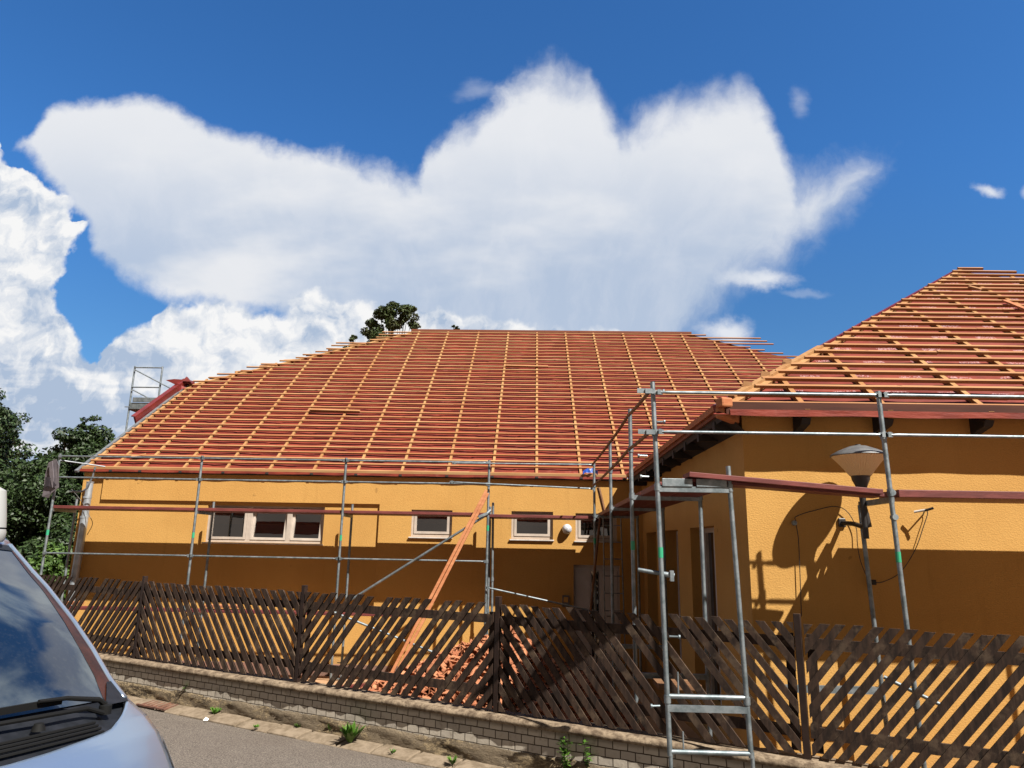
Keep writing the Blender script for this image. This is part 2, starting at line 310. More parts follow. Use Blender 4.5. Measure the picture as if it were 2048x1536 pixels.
M['shade'] = mat('lamp_shade', (.66, .50, .27), .4, 0, None, .2)
M['lampcap'] = mat('lamp_cap', (.10, .10, .10), .55, .2, vary((.12, .12, .12), (.08, .08, .085), 9))
M['lampblk'] = mat('lamp_black', (.018, .016, .016), .45)
M['wlamp'] = mat('wall_lamp_glass', (.7, .7, .72), .12, 0, vary((.5, .5, .52), (.3, .3, .33), 30, 2), .8)
M['cloth'] = mat('grey_cloth', (.11, .09, .1), .9, 0, vary((.13, .11, .12), (.09, .075, .085), 6))
M['clothd'] = mat('dark_cloth', (.03, .022, .03), .9, 0, vary((.035, .026, .034), (.02, .015, .02), 6))
M['blue'] = mat('blue_plastic', (.05, .15, .6), .5, 0, vary((.04, .13, .6), (.65, .68, .75), 9, 3, .5, lo=.5, hi=.55))
M['grate'] = mat('rusty_grate', (.3, .13, .08), .8, 0, vary((.15, .065, .04), (.08, .035, .022), 12))
M['paper'] = mat('paper', (.8, .8, .78), .8)
M['bark'] = mat('bark', (.07, .05, .035), .9, 0, vary((.08, .06, .04), (.04, .03, .02), 8))
M['leaf'] = mat('chestnut_leaves', (.04, .08, .02), .55, 0, leafm((.009, .020, .005), (.030, .055, .012), (.009, .019, .005)), .35)
M['leafb'] = mat('bush_leaves', (.05, .11, .02), .55, 0, leafm((.022, .05, .008), (.055, .10, .016), (.018, .036, .007)), .35)
M['leafr'] = mat('ridge_tree_leaves', (.05, .06, .02), .6, 0, leafm((.018, .034, .008), (.045, .06, .014), (.034, .024, .009)), .3)
M['weed'] = mat('weed_leaves', (.08, .2, .02), .5, 0, leafm((.04, .10, .01), (.08, .17, .018), (.035, .075, .01)), .35)
def paint(t, b, c):
    n = t.noise(c, 1.5, 3, .5); n2 = t.noise(c, 40, 3, .6)
    t.put(b.inputs['Base Color'], t.mix(t.smooth(n, .35, .7), (.40, .50, .62, 1), (.37, .47, .59, 1)))
    b.inputs['Roughness'].default_value = .3; b.inputs['Coat Weight'].default_value = .5; b.inputs['Coat Roughness'].default_value = .06
M['paint'] = mat('silver_blue_paint', (.45, .5, .58), .28, .85, paint)
def wsg(t, b, c):
    n = t.noise(t.mapping(c, (1, 1, 1), (3, 1, 0)), 1.7, 5, .6, .6); d = t.noise(c, 60, 4, .7); sp_ = t.noise(c, 30, 1, .5)
    col = t.mix(t.smooth(n, .38, .60), (.004, .010, .024, 1), (.055, .066, .072, 1))
    col = t.mix(t.m('MULTIPLY', t.smooth(d, .5, .8), .12), col, (.12, .12, .11, 1))
    col = t.mix(t.smooth(sp_, .80, .82), col, (.01, .01, .012, 1))
    t.put(b.inputs['Base Color'], col); b.inputs['Roughness'].default_value = .05
M['wscreen'] = mat('dusty_windscreen', (.03, .04, .05), .04, 0, wsg, .6)
M['frit'] = mat('brown_screen_edge', (.12, .045, .025), .3, 0, vary((.04, .012, .007), (.018, .006, .004), 9, 6, .7), .15)
M['plastic'] = mat('black_plastic', (.006, .007, .009), .6, 0, vary((.005, .006, .008), (.011, .012, .016), 14, 5, .7), .25)
M['rubber'] = mat('rubber', (.004, .004, .004), .75, 0, None, .2)
M['beacon'] = mat('white_plastic', (.27, .27, .26), .4)
M['lens'] = mat('headlight_lens', (.5, .52, .55), .1, .3, vary((.6, .6, .62), (.3, .31, .33), 30, 2))

# ---------------------------------------------------------------- mesh helpers
class MB:
    def __init__(s): s.v = []; s.f = []
    def add(s, vs, fs):
        k = len(s.v); s.v += [tuple(q) for q in vs]; s.f += [tuple(i+k for i in q) for q in fs]; return s
    def box(s, x0, x1, y0, y1, z0, z1):
        return s.add([(x, y, z) for z in (z0, z1) for x, y in ((x0, y0), (x1, y0), (x1, y1), (x0, y1))],
                     [(0, 3, 2, 1), (4, 5, 6, 7), (0, 1, 5, 4), (1, 2, 6, 5), (2, 3, 7, 6), (3, 0, 4, 7)])
    def bar(s, a, b, w_, h, upv=(0, 0, 1)):
        a, b = Vector(a), Vector(b); d = (b-a).normalized(); sd = d.cross(Vector(upv)).normalized()*w_/2; u = sd.cross(d).normalized()*h/2
        return s.add([p+x*sd+y*u for p in (a, b) for x, y in ((-1, -1), (1, -1), (1, 1), (-1, 1))],
                     [(0, 1, 2, 3), (7, 6, 5, 4), (0, 4, 5, 1), (1, 5, 6, 2), (2, 6, 7, 3), (3, 7, 4, 0)])
    def tube(s, pts, r, n=10, r1=None):
        P = [Vector(p) for p in pts]; m = len(P); vs = []; ref = None
        for i, p in enumerate(P):
            d = ((P[min(i+1, m-1)]-P[max(i-1, 0)])).normalized()
            if ref is None: ref = d.orthogonal().normalized()
            ref = (ref-d*ref.dot(d)).normalized(); q = d.cross(ref)
            rr = r if r1 is None else r+(r1-r)*i/(m-1)
            vs += [p+(ref*math.cos(2*math.pi*k/n)+q*math.sin(2*math.pi*k/n))*rr for k in range(n)]
        fs = [(i*n+k, i*n+(k+1) % n, (i+1)*n+(k+1) % n, (i+1)*n+k) for i in range(m-1) for k in range(n)]
        fs += [tuple(range(n))[::-1], tuple((m-1)*n+k for k in range(n))]
        return s.add(vs, fs)
    def lathe(s, c, prof, n=32, axis=None):
        c = Vector(c); vs = []; A = Vector(axis or (0, 0, 1)).normalized(); X = A.orthogonal().normalized(); Y = A.cross(X)
        for r, z in prof: vs += [c+X*r*math.cos(2*math.pi*k/n)+Y*r*math.sin(2*math.pi*k/n)+A*z for k in range(n)]
        m = len(prof); fs = [(i*n+k, i*n+(k+1) % n, (i+1)*n+(k+1) % n, (i+1)*n+k) for i in range(m-1) for k in range(n)]
        return s.add(vs, fs)
    def grid(s, fn, nu, nv):
        return s.add([fn(i/nu, j/nv) for j in range(nv+1) for i in range(nu+1)],
                     [(j*(nu+1)+i, j*(nu+1)+i+1, (j+1)*(nu+1)+i+1, (j+1)*(nu+1)+i) for j in range(nv) for i in range(nu)])
    def prism(s, poly, off):
        n = len(poly); P = [Vector(p) for p in poly]; o = Vector(off)
        return s.add(P+[p+o for p in P], [tuple(range(n)), tuple(range(2*n-1, n-1, -1))]+[(i, i+n, (i+1) % n+n, (i+1) % n) for i in range(n)])
    def build(s, name, m, parent=None, smooth=False, bevel=0):
        me = bpy.data.meshes.new(name); me.from_pydata(s.v, [], s.f); me.materials.append(M[m] if isinstance(m, str) else m)
        o = bpy.data.objects.new(name, me); COL.objects.link(o)
        if parent is not None:
            o.parent = parent
            pl = world_loc(parent); 
            if pl != Vector((0, 0, 0)):
                me.transform(Matrix.Translation(-pl))
        me.update()
        if smooth:
            for p_ in me.polygons: p_.use_smooth = True
            me.set_sharp_from_angle(angle=R(40))
        if bevel:
            bv = o.modifiers.new('bevel', 'BEVEL'); bv.width = bevel; bv.segments = 2; bv.limit_method = 'ANGLE'
        return o
def world_loc(o):
    v = Vector(o.location)
    while o.parent is not None: o = o.parent; v += Vector(o.location)
    return v
def tag(o, label=None, cat=None, group=None, kind=None):
    if label: o['label'] = label
    if cat: o['category'] = cat
    if group: o['group'] = group
    if kind: o['kind'] = kind
    return o
def empty(name, loc, label, cat, group=None):
    o = bpy.data.objects.new(name, None); COL.objects.link(o); o.location = loc; o.empty_display_size = .2
    return tag(o, label, cat, group)
def at(x, y, Y=None, Z=None, X=None):          # the point on a known world plane seen at a photo pixel: surveys positions
    d = rt*((x-1024)/F)+up*((768-y)/F)+fwd
    return d*(Y/d.y) if Y is not None else (d*(Z/d.z) if Z is not None else d*(X/d.x))

# ---------------------------------------------------------------- ground, road
# the fence line: s runs along it towards the right, off is measured towards the camera
FD = Vector((.884, -.4675, 0)).normalized(); FN = Vector((FD.y, -FD.x, 0))   # FN points to the camera side
C0 = -7.275
FK = 1.045
def fp(s_, off, z):      # off = 0 on the fence line
    return Vector((FD.x*s_+FN.x*(C0+off), FD.y*s_+FN.y*(C0+off), z))*FK
def fs_(P): return (P.x*FD.x+P.y*FD.y)/FK, (P.x*FN.x+P.y*FN.y)/FK-C0
GZ = -2.5
g = MB()
def gf(u, v):
    x, y = -260+520*u, -200+620*v
    return (x, y, GZ)
g.grid(gf, 40, 40)
tag(g.build('ground', 'ground'), kind='structure')
r_ = MB()
def rf(u, v):
    s_ = -60+110*u; off = .40+14*v
    z = -2.31+.44*min(1, max(0, (off-.4)/4.4)); z += .004*math.sin(s_*1.7)*math.sin(off*2.1)
    return tuple(fp(s_, off, z))
r_.grid(rf, 220, 40)
tag(r_.build('road', 'asphalt', smooth=True), kind='structure')
k = MB(); s_ = -34.0
while s_ < 14:
    L = random.uniform(.52, .6); t0 = random.uniform(-.008, .008)
    P = [fp(s_+.008, .10, -2.255+t0), fp(s_+.008, .30, -2.275+t0), fp(s_+.008, .395, -2.30+t0), fp(s_+.008, .40, -2.36), fp(s_+.008, .10, -2.36)]
    k.prism([tuple(q) for q in P], FD*(L-.016)); s_ += L
tag(k.build('kerb', 'kerb', bevel=.006), kind='structure')

# ---------------------------------------------------------------- brick wall under the fence (built on its own axes: x along, y to the camera)
wl = empty('low_brick_wall', fp(0, 0, 0), 'low pale brick wall with concrete coping and crumbling plaster foot along the road', 'wall')
wl.scale = (FK,)*3; wl.rotation_euler = (0, 0, math.atan2(FD.y, FD.x))
def wallpart(mb, name, m, bev=0, smooth=False):
    me = bpy.data.meshes.new(name); me.from_pydata(mb.v, [], mb.f); me.materials.append(M[m]); o = bpy.data.objects.new(name, me)
    COL.objects.link(o); o.parent = wl
    if smooth:
        for p_ in me.polygons: p_.use_smooth = True
    if bev:
        bv = o.modifiers.new('bevel', 'BEVEL'); bv.width = bev; bv.segments = 2
    return o
b = MB(); b.box(-34, 14, -.115, .115, -2.12, -1.83); wallpart(b, 'brick_course', 'brick')
def h1(x): return math.sin(x*3.1)*.5+math.sin(x*7.7+1)*.3+math.sin(x*19.3+2)*.2
b = MB()
def cop(u, v):
    x = -34+48*u; q = v*3
    e = .011*h1(x)+rng.normal()*.004
    prof = [(-.17, -1.835), (-.17, -1.775), (.17, -1.775), (.17, -1.835)]
    ring = [(.15, -1.836), (.168, -1.815), (.17, -1.79), (.155, -1.772), (.05, -1.768), (-.12, -1.77), (-.165, -1.79), (-.165, -1.836), (.15, -1.836)]
    a, z = ring[round(v*8)]
    return (x, -(-a)+e*(1 if a > 0 else -1), z+.3*e)
b.grid(cop, 700, 8); wallpart(b, 'coping', 'coping', smooth=True)
b = MB()
def pls(u, v):
    x = -34+48*u; z = -2.36+.27*v+.012*h1(x*1.7)*v
    d = .135+.014*h1(x*2.3+z*9)*1+rng.normal()*.003
    if v > .99: d -= .02
    return (x, -d, z)
b.grid(pls, 700, 9); wallpart(b, 'plaster_foot', 'plaster', smooth=True)

# ---------------------------------------------------------------- fence
PS = [-17.2, -13.95, -10.735, -7.29, -4.26, -1.06, 2.15, 5.4]     # post positions along the line
fe = empty('wooden_fence', (0, 0, 0), 'dark brown fence of slanting weathered slats in chevron panels on the low wall', 'fence')
for s_ in PS:
    b = MB(); q = fp(s_, 0, 0); c_, sn = FD.x, FD.y
    lean = random.uniform(-.01, .01)
    b.bar(fp(s_, 0, -1.80), fp(s_+lean, 0, -.545), .062, .062, upv=FN); b.build('post', 'post', fe, bevel=.004)
def clip(poly, ax, lim, sgn):
    out = []
    for i in range(len(poly)):
        a, c_ = poly[i], poly[(i+1) % len(poly)]; fa, fb = sgn*(a[ax]-lim), sgn*(c_[ax]-lim)
        if fa >= 0: out.append(a)
        if fa*fb < 0:
            t_ = fa/(fa-fb); out.append((a[0]+(c_[0]-a[0])*t_, a[1]+(c_[1]-a[1])*t_))
    return out
SPEC = {0: (-1, .155), 1: (1, .155), 2: (-1, .168), 3: (1, .15), 4: (-1, .142), 5: (1, .138), 6: (-1, .14)}
MISS = {1: (9, 14), 3: (9, 15, 20), 4: (16, 20), 2: ()}
# direction 1: '/', -1: '\'   (panel 1 lies left of the first post in view)
for i in range(len(PS)-1):
    dr, pitch = SPEC[i]; s0, s1 = PS[i]+.045, PS[i+1]-.045
    top, bot = -.625, -1.745; b = MB(); run = (top-bot)/math.tan(R(51))
    j = 0; x = s0-run-.1
    while x < s1+run:
        x += pitch*random.uniform(.93, 1.07); j += 1
        if j in MISS.get(i, ()): continue
        hw = .305*pitch*random.uniform(.93, 1.07); tp = top+random.uniform(-.012, .012); bt = bot+random.uniform(-.01, .012); sk = random.uniform(-.012, .012)
        xb, xt = (x, x+run+sk) if dr > 0 else (x+run, x+sk)
        poly = [(xb-hw, bt), (xb+hw, bt), (xt+hw, tp), (xt-hw, tp)]
        poly = clip(clip(poly, 0, s0, 1), 0, s1, -1)
        if len(poly) < 3: continue
        off = .032+random.uniform(-.003, .003)
        b.prism([tuple(fp(p_[0], off, p_[1])) for p_ in poly], -FN*.022)
    b.build('slat_panel', 'fence', fe)
    b = MB()
    for zc in (-.80, -1.55):
        b.bar(fp(s0, -.005, zc), fp(s1, -.005, zc+random.uniform(-.01, .01)), .028, .10, upv=(0, 0, 1))
    for se in (s0+.05, s1-.05): b.bar(fp(se, -.03, -1.72), fp(se, -.03, -.72), .08, .02, upv=FN)
    b.build('rail', 'fence', fe)

# ---------------------------------------------------------------- building
bd = empty('building', (0, 0, 0), 'ochre stuccoed house with its tiles stripped, red underlay and bare roof battens', 'building')
def wall_holes(b, O, D, N, u1, z0, z1, holes, depth):
    """front face of a wall with recessed openings; N points outwards"""
    us = sorted({0, u1, *[h[0] for h in holes], *[h[1] for h in holes]}); zs = sorted({z0, z1, *[h[2] for h in holes], *[h[3] for h in holes]})
    P = lambda u, z, d=0: Vector(O)+D*u-N*d+Vector((0, 0, z))
    for i in range(len(us)-1):
        for j in range(len(zs)-1):
            um, zm = (us[i]+us[i+1])/2, (zs[j]+zs[j+1])/2
            if any(h[0] < um < h[1] and h[2] < zm < h[3] for h in holes): continue
            b.add([P(us[i], zs[j]), P(us[i+1], zs[j]), P(us[i+1], zs[j+1]), P(us[i], zs[j+1])], [(0, 1, 2, 3)])
    for a, c_, e, f_ in holes:
        b.add([P(a, e), P(a, e, depth), P(a, f_, depth), P(a, f_)], [(0, 1, 2, 3)])
        b.add([P(c_, e, depth), P(c_, e), P(c_, f_), P(c_, f_, depth)], [(0, 1, 2, 3)])
        b.add([P(a, f_, depth), P(c_, f_, depth), P(c_, f_), P(a, f_)], [(0, 1, 2, 3)])
        b.add([P(a, e), P(c_, e), P(c_, e, depth), P(a, e, depth)], [(0, 1, 2, 3)])
YW = 14.65; XL = -9.375; XC = 2.243
WIN = [(-6.70, -4.26, .0, .745), (-2.46, -1.62, .18, .72), (-.415, .43, .17, .725), (.885, 1.72, .16, .705)]
DOOR = (.845, 1.765, -2.35, -.31)
# main wall: a base plane 5 cm back and a front skin that leaves the long sunk field on the left
b = MB(); holes = [(h[0]-XL, h[1]-XL, h[2], h[3]) for h in WIN+[DOOR]]
wall_holes(b, (XL, YW+.05, 0), Vector((1, 0, 0)), Vector((0, -1, 0)), XC-XL, -2.5, 1.42, holes, .13)
# skin pieces (boxes 5 cm thick standing on the base plane)
SK = MB()
XF = -3.12
def skin(x0, x1, z0, z1, hs=()):
    us = sorted({x0, x1, *[v for h in hs for v in h[:2]]}); zs = sorted({z0, z1, *[v for h in hs for v in h[2:]]})
    for i in range(len(us)-1):
        for j in range(len(zs)-1):
            um, zm = (us[i]+us[i+1])/2, (zs[j]+zs[j+1])/2
            if any(h[0] < um < h[1] and h[2] < zm < h[3] for h in hs): continue
            SK.add([(us[i], YW, zs[j]), (us[i+1], YW, zs[j]), (us[i+1], YW, zs[j+1]), (us[i], YW, zs[j+1])], [(0, 1, 2, 3)])
    def edge(p, q): SK.add([(p[0], YW, p[1]), (q[0], YW, q[1]), (q[0], YW+.052, q[1]), (p[0], YW+.052, p[1])], [(0, 1, 2, 3)])
    edge((x0, z0), (x1, z0)); edge((x0, z0), (x0, z1)); edge((x1, z1), (x1, z0))
    for h in hs:
        edge((h[0], h[2]), (h[1], h[2])); edge((h[1], h[3]), (h[0], h[3])); edge((h[0], h[2]), (h[0], h[3])); edge((h[1], h[3]), (h[1], h[2]))
skin(XF, XC, -2.5, 1.42, WIN[1:]+[DOOR])
skin(XL, XF, 1.25, 1.42); skin(-8.945, XF, .82, 1.25)
skin(XL, -9.25, -2.5, 1.25)
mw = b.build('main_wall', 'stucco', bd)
SK.build('wall_render_coat', 'stucco', mw)
b = MB(); b.add([(XL, YW+.05, -2.5), (XL, 24.5, -2.5), (XL, 24.5, 3.85), (XL, 18.0, 3.85), (XL, YW+.05, 1.42)], [(0, 1, 2, 3, 4)]); b.build('gable_wall', 'stucco', mw)
b = MB(); b.box(XL+.01, XC-.01, YW-.02, YW+.04, -2.5, -2.29); b.build('plinth', 'plinth', mw)
# wing walls
CW = Vector((2.425, 8.2, 0)); CI = Vector((2.243, 14.65, 0)); DS = (CW-CI).normalized(); LS = (CW-CI).length; NS = Vector((-1, -.028, 0)).normalized()
b = MB()
ho = []
for y0, y1 in ((13.35, 14.3), (11.62, 12.62), (9.55, 10.82)):
    ho.append((14.65-y1, 14.65-y0, -2.0, .33))
wall_holes(b, CI, DS, NS, LS, -2.5, 1.62, ho, .27)
wall_holes(b, CW, Vector((1, 0, 0)), Vector((0, -1, 0)), 12.5, -2.5, 1.70, [], .1)
ww = b.build('wing_wall', 'stucco', bd)
# windows of the main wall
def window(h, sashes, Y, slant=()):
    x0, x1, z0, z1 = h; yf = Y+.065; root = None
    b = MB(); t_ = .055
    b.box(x0, x1, yf, yf+.06, z0+.0, z0+t_); b.box(x0, x1, yf, yf+.06, z1-t_*.6, z1)
    b.box(x0, x0+t_, yf, yf+.06, z0+t_, z1-t_*.6); b.box(x1-t_, x1, yf, yf+.06, z0+t_, z1-t_*.6)
    for sx in sashes[1:-1]: b.box(sx-.05, sx+.05, yf, yf+.06, z0+t_, z1-t_*.6)
    root = b.build('window', 'frame', bd, bevel=.004)
    for i in range(len(sashes)-1):
        a = sashes[i]+.058 if i == 0 else sashes[i]+.052; c_ = sashes[i+1]-.058 if i == len(sashes)-2 else sashes[i+1]-.052
        zz0, zz1 = z0+.062, z1-.04; q = .05; tilt = .10 if i in slant else 0
        def T(x, y, z): return (x, y+tilt*(-(z-zz0)/(zz1-zz0))*-1*1.0, z)
        def addb(m, X0, X1, Z0, Z1, y0, y1):
            m.add([T(x, y, z) for z in (Z0, Z1) for x, y in ((X0, y0), (X1, y0), (X1, y1), (X0, y1))],
                  [(0, 3, 2, 1), (4, 5, 6, 7), (0, 1, 5, 4), (1, 2, 6, 5), (2, 3, 7, 6), (3, 0, 4, 7)])
        b = MB(); y0, y1 = yf-.012, yf+.04
        addb(b, a, c_, zz0, zz0+q, y0, y1); addb(b, a, c_, zz1-q, zz1, y0, y1); addb(b, a, a+q, zz0+q, zz1-q, y0, y1); addb(b, c_-q, c_, zz0+q, zz1-q, y0, y1)
        b.build('sash', 'frame', root)
        b = MB(); b.add([T(a+q, yf+.024, zz0+q), T(c_-q, yf+.024, zz0+q), T(c_-q, yf+.024, zz1-q), T(a+q, yf+.024, zz1-q)], [(0, 1, 2, 3)]); b.build('pane', 'pane', root)
    b = MB(); b.box(x0-.03, x1+.02, Y-.045, Y+.06, z0-.028, z0-.002); b.build('sill', 'sill', root, bevel=.004)
    b = MB(); b.box(x0+.03, x1-.03, Y+.20, Y+.21, z0+(z1-z0)*.50, z1-.01); b.build('blind', 'blind', root)
    b = MB(); b.add([(x, y, z) for z in (z0-.02, z1+.02) for x, y in ((x0-.02, Y+.15), (x1+.02, Y+.15), (x1+.02, Y+1.2), (x0-.02, Y+1.2))], [(0, 3, 2, 1), (4, 5, 6, 7), (1, 2, 6, 5), (2, 3, 7, 6), (3, 0, 4, 7)]); b.build('room', 'room', root)
window(WIN[0], [-6.70, -5.62, -4.93, -4.26] if False else [-6.70, -5.83, -5.0, -4.26], YW+.05, slant=(1, 2))
for i, h in enumerate(WIN[1:]): window(h, [h[0], h[1]], YW)
# door
b = MB(); x0, x1, z0, z1 = DOOR; yd = YW+.10
b.box(x0, x1, yd, yd+.05, z0, z1); dr = b.build('door', 'white', bd)
b = MB(); b.box(x0+.36, x0+.5, yd-.012, yd-.002, z0+.3, z1-.12); b.build('pane', 'glass', dr)
b = MB()
for u0, u1 in ((.03, .33), (.53, .88)): b.box(x0+u0, x0+u1, yd-.014, yd-.002, z0+.25, z1-.1)
b.build('door_panel', 'white', dr, bevel=.006)
b = MB(); b.tube([(x1-.16, yd-.01, -1.28), (x1-.16, yd-.07, -1.28), (x1-.27, yd-.07, -1.28)], .011); b.build('handle', 'steel', dr, True)
# tall windows in the wing's side wall
for u0, u1, z0, z1 in ho:
    P = lambda u, z, d: CI+DS*u-NS*d+Vector((0, 0, z))
    b = MB()
    for a, c_ in ((u0, u0+.09), (u0+.5, u0+.56), (u1-.09, u1)): b.add([P(a, z0, .20), P(c_, z0, .20), P(c_, z1, .20), P(a, z1, .20), P(a, z0, .25), P(c_, z0, .25), P(c_, z1, .25), P(a, z1, .25)], [(0, 1, 2, 3), (0, 4, 7, 3), (1, 5, 6, 2), (3, 2, 6, 7)])
    b.add([P(u0, z1-.07, .199), P(u1, z1-.07, .199), P(u1, z1, .199), P(u0, z1, .199)], [(0, 1, 2, 3)])
    wd = b.build('side_window', 'sill', bd)
    b = MB(); b.add([P(u0, z0, .24), P(u1, z0, .24), P(u1, z1, .24), P(u0, z1, .24)], [(0, 1, 2, 3)]); b.build('pane', 'glass', wd)

# ---- main roof
SM, YE, ZE = .755, 14.62, 1.5044
def mz(y, d=0): return ZE+SM*(y-YE)+d
YR = 21.56
def ml(y):  # left limit of the front slope (verge, then half-hip)
    y -= .08
    return -9.42+(y-14.55)*.1 if y < 18.0 else -9.07+(y-18.0)*1.556
def mr(y):
    y -= .08
    v = 1.93+(y-14.54)*1.204; h = 4.9+(21.3-y)*1.82
    return min(v, h)
mrf = MB()
CX = [-8.77, -8.15, -7.3, -6.4, -5.48, -4.55, -3.63, -2.71, -1.75, -.82, .09, 1.0, 1.87, 2.78, 3.68, 4.6, 5.5, 6.4]
def sag(x, y, amp):
    d = min(abs(x-c_) for c_ in CX); j = min(range(len(CX)), key=lambda q: abs(x-CX[q]))
    return -amp*min(1, d/.3)**1.3*(.75+.35*math.sin(y*5.1+j*2.3)+.3*math.sin(y*11+j*5))
def mf(u, v):
    y = 14.59+(YR-14.59)*v; a, c_ = ml(y)+.03, mr(y)-.02; x = a+(c_-a)*u
    return (x, y, mz(y, -.082)+sag(x, y, .022))
mrf.grid(mf, 170, 110)
mr_o = mrf.build('main_roof', 'memb', bd, smooth=True)
b = MB()   # hidden far slope, half-hips
b.add([(-9.3, 24.9, 4.1), (10.5, 24.9, 4.1), (4.9, YR, mz(YR, -.1)), (-3.75, YR, mz(YR, -.1)), (-9.1, 18.0, mz(18, -.12)), (10.6, 18.0, mz(18, -.12)), (10.8, 14.6, 1.4)],
      [(0, 1, 2, 3), (3, 4, 0), (2, 1, 5)])
b.build('far_slope', 'memb', mr_o)
NB = 35
pr = random.Random(3)
for i in range(NB):
    n = 34-i; y = YE+.1975*n+pr.uniform(-.006, .006)
    if i == 33: y += .01
    z = mz(y, -.0)
    if y < 18.0: x0 = ml(y)+pr.uniform(.0, .05)
    else: x0 = ml(y)-pr.uniform(.05, .35)
    if i <= 3: x0 = -4.78-.06*i+pr.uniform(-.02, .02)
    elif i <= 6: x0 = -6.0-.08*(i-4)
    x1 = mr(y)-.02
    h = 4.9+(21.3-y)*1.82
    if h < 1.93+(y-14.54)*1.204:
        x1 = h+pr.uniform(.0, .3)
        if i == 0: x1 = 5.35
        if i in (1, 2, 3): x1 = 6.85+.12*i
    b = MB(); L = 4.0; x = x0; k_ = 0; zo = pr.uniform(-.003, .003)
    cut = [x0]; c_ = x0+pr.uniform(2, 4)
    while c_ < x1-.6: cut.append(c_); c_ += pr.choice((2.7, 3.6, 4.5))
    cut.append(x1)
    up_n = Vector((0, -SM, 1)).normalized(); al = Vector((0, 1, SM)).normalized()
    for a, c_ in zip(cut[:-1], cut[1:]):
        dz = zo+pr.uniform(-.003, .003)
        b.bar((a, y, z-.018+dz), (c_-.002, y+pr.uniform(-.006, .006), z-.018+dz), .046, .030, upv=up_n)
    b.build('batten', 'pine', mr_o)
for x in CX:
    # run from the eave (or valley) up to the ridge or hip
    ys = YE-.03 if x < 1.93 else 14.54+(x-1.93)/1.204+.05
    yt = YR-.1
    if x < -3.75: yt = min(yt, 18.0+(x+9.07)/1.556+.15)
    if x > 4.9: yt = min(yt, 21.3-(x-4.9)/1.82)
    if x < -9.07: yt = 18
    if yt-ys < .3: continue
    up_n = Vector((0, -SM, 1)).normalized()
    b = MB(); b.bar((x, ys, mz(ys, -.058)), (x+pr.uniform(-.015, .015), yt, mz(yt, -.058)), .054, .042, upv=up_n); b.build('counter_batten', 'pine2', mr_o)
# loose hip rafters, ridge board
up_n = Vector((0, -SM, 1)).normalized()
b = MB(); b.bar((-9.36, 14.64, mz(14.64, -.06)), (-9.02, 18.0, mz(18.0, -.06)), .06, .045, upv=up_n)
b.bar((-9.0, 18.05, mz(18.05, -.06)), (-3.85, 21.36, mz(21.36, -.06)), .07, .045, upv=up_n); b.build('hip_batten', 'pine2', mr_o)
for q in range(9):
    t_ = .12+q*.1; X = -9.07+5.3*t_; Y = 18+3.45*t_
    b = MB(); b.bar((X-.32, Y+.02, mz(Y, -.05)), (X+.18, Y-.02, mz(Y, -.03)), .06, .04, upv=up_n); b.build('batten_offcut', 'pine', mr_o)
b = MB(); b.bar((-3.9, YR-.02, mz(YR, -.06)), (4.95, YR-.02, mz(YR, -.06)), .05, .07); b.build('ridge_board', 'beam', mr_o)
# eave
b = MB(); b.box(-9.40, 1.95, YE-.055, YE-.0, ZE-.068, ZE-.014); b.build('eave_board', 'eavewood', mr_o, bevel=.003)
b = MB()
def ev(u, v):
    x = -9.42+11.35*u; return (x, YE-.060-.008*v+.004*math.sin(x*9), ZE-.066-.05*v+(.006*math.sin(x*5) if v > .5 else 0))
b.grid(ev, 200, 2); b.build('underlay_skirt', 'memb', mr_o)
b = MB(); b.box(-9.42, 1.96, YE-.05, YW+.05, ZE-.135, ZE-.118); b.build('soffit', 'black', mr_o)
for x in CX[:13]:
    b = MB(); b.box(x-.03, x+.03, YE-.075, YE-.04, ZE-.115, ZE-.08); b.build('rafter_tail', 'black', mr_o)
# verge on the left: grey flashing, red board standing proud over its upper half, red flashing pieces at the kick
b = MB(); b.bar((-9.46, 14.5, mz(14.5, -.04)), (-9.10, 18.05, mz(18.05, -.04)), .07, .05, upv=up_n); b.build('verge_flashing', 'flash', mr_o)
b = MB(); a0, a1 = Vector((-9.38, 16.25, mz(16.25, .03))), Vector((-9.12, 17.95, mz(17.95, .06)))
b.bar(a0, a1, .05, .20, upv=up_n); b.bar(a0+Vector((-.05, 0, .09)), a1+Vector((-.05, 0, .09)), .12, .025, upv=up_n); b.build('verge_board', 'redmetal', mr_o)
b = MB()
def q3(px, py, Y): return at(px, py, Y=Y)
b.prism([q3(331, 760, 17.7), q3(349, 758, 17.75), q3(380, 760, 17.85), q3(382, 766, 17.85), q3(350, 769, 17.75)], (0, .25, .01))
b.prism([q3(350, 765, 17.6), q3(357, 768, 17.6), q3(356, 786, 17.6), q3(346, 788, 17.6)], (.03, .10, 0))
b.prism([q3(364, 762, 17.7), q3(373, 753, 17.75), q3(381, 763, 17.8)], (0, .08, 0))
b.prism([q3(352, 766, 17.62), q3(374, 776, 17.8), q3(357, 779, 17.65)], (0, .05, 0))
b.build('verge_end_sheet', 'redmetal', mr_o)

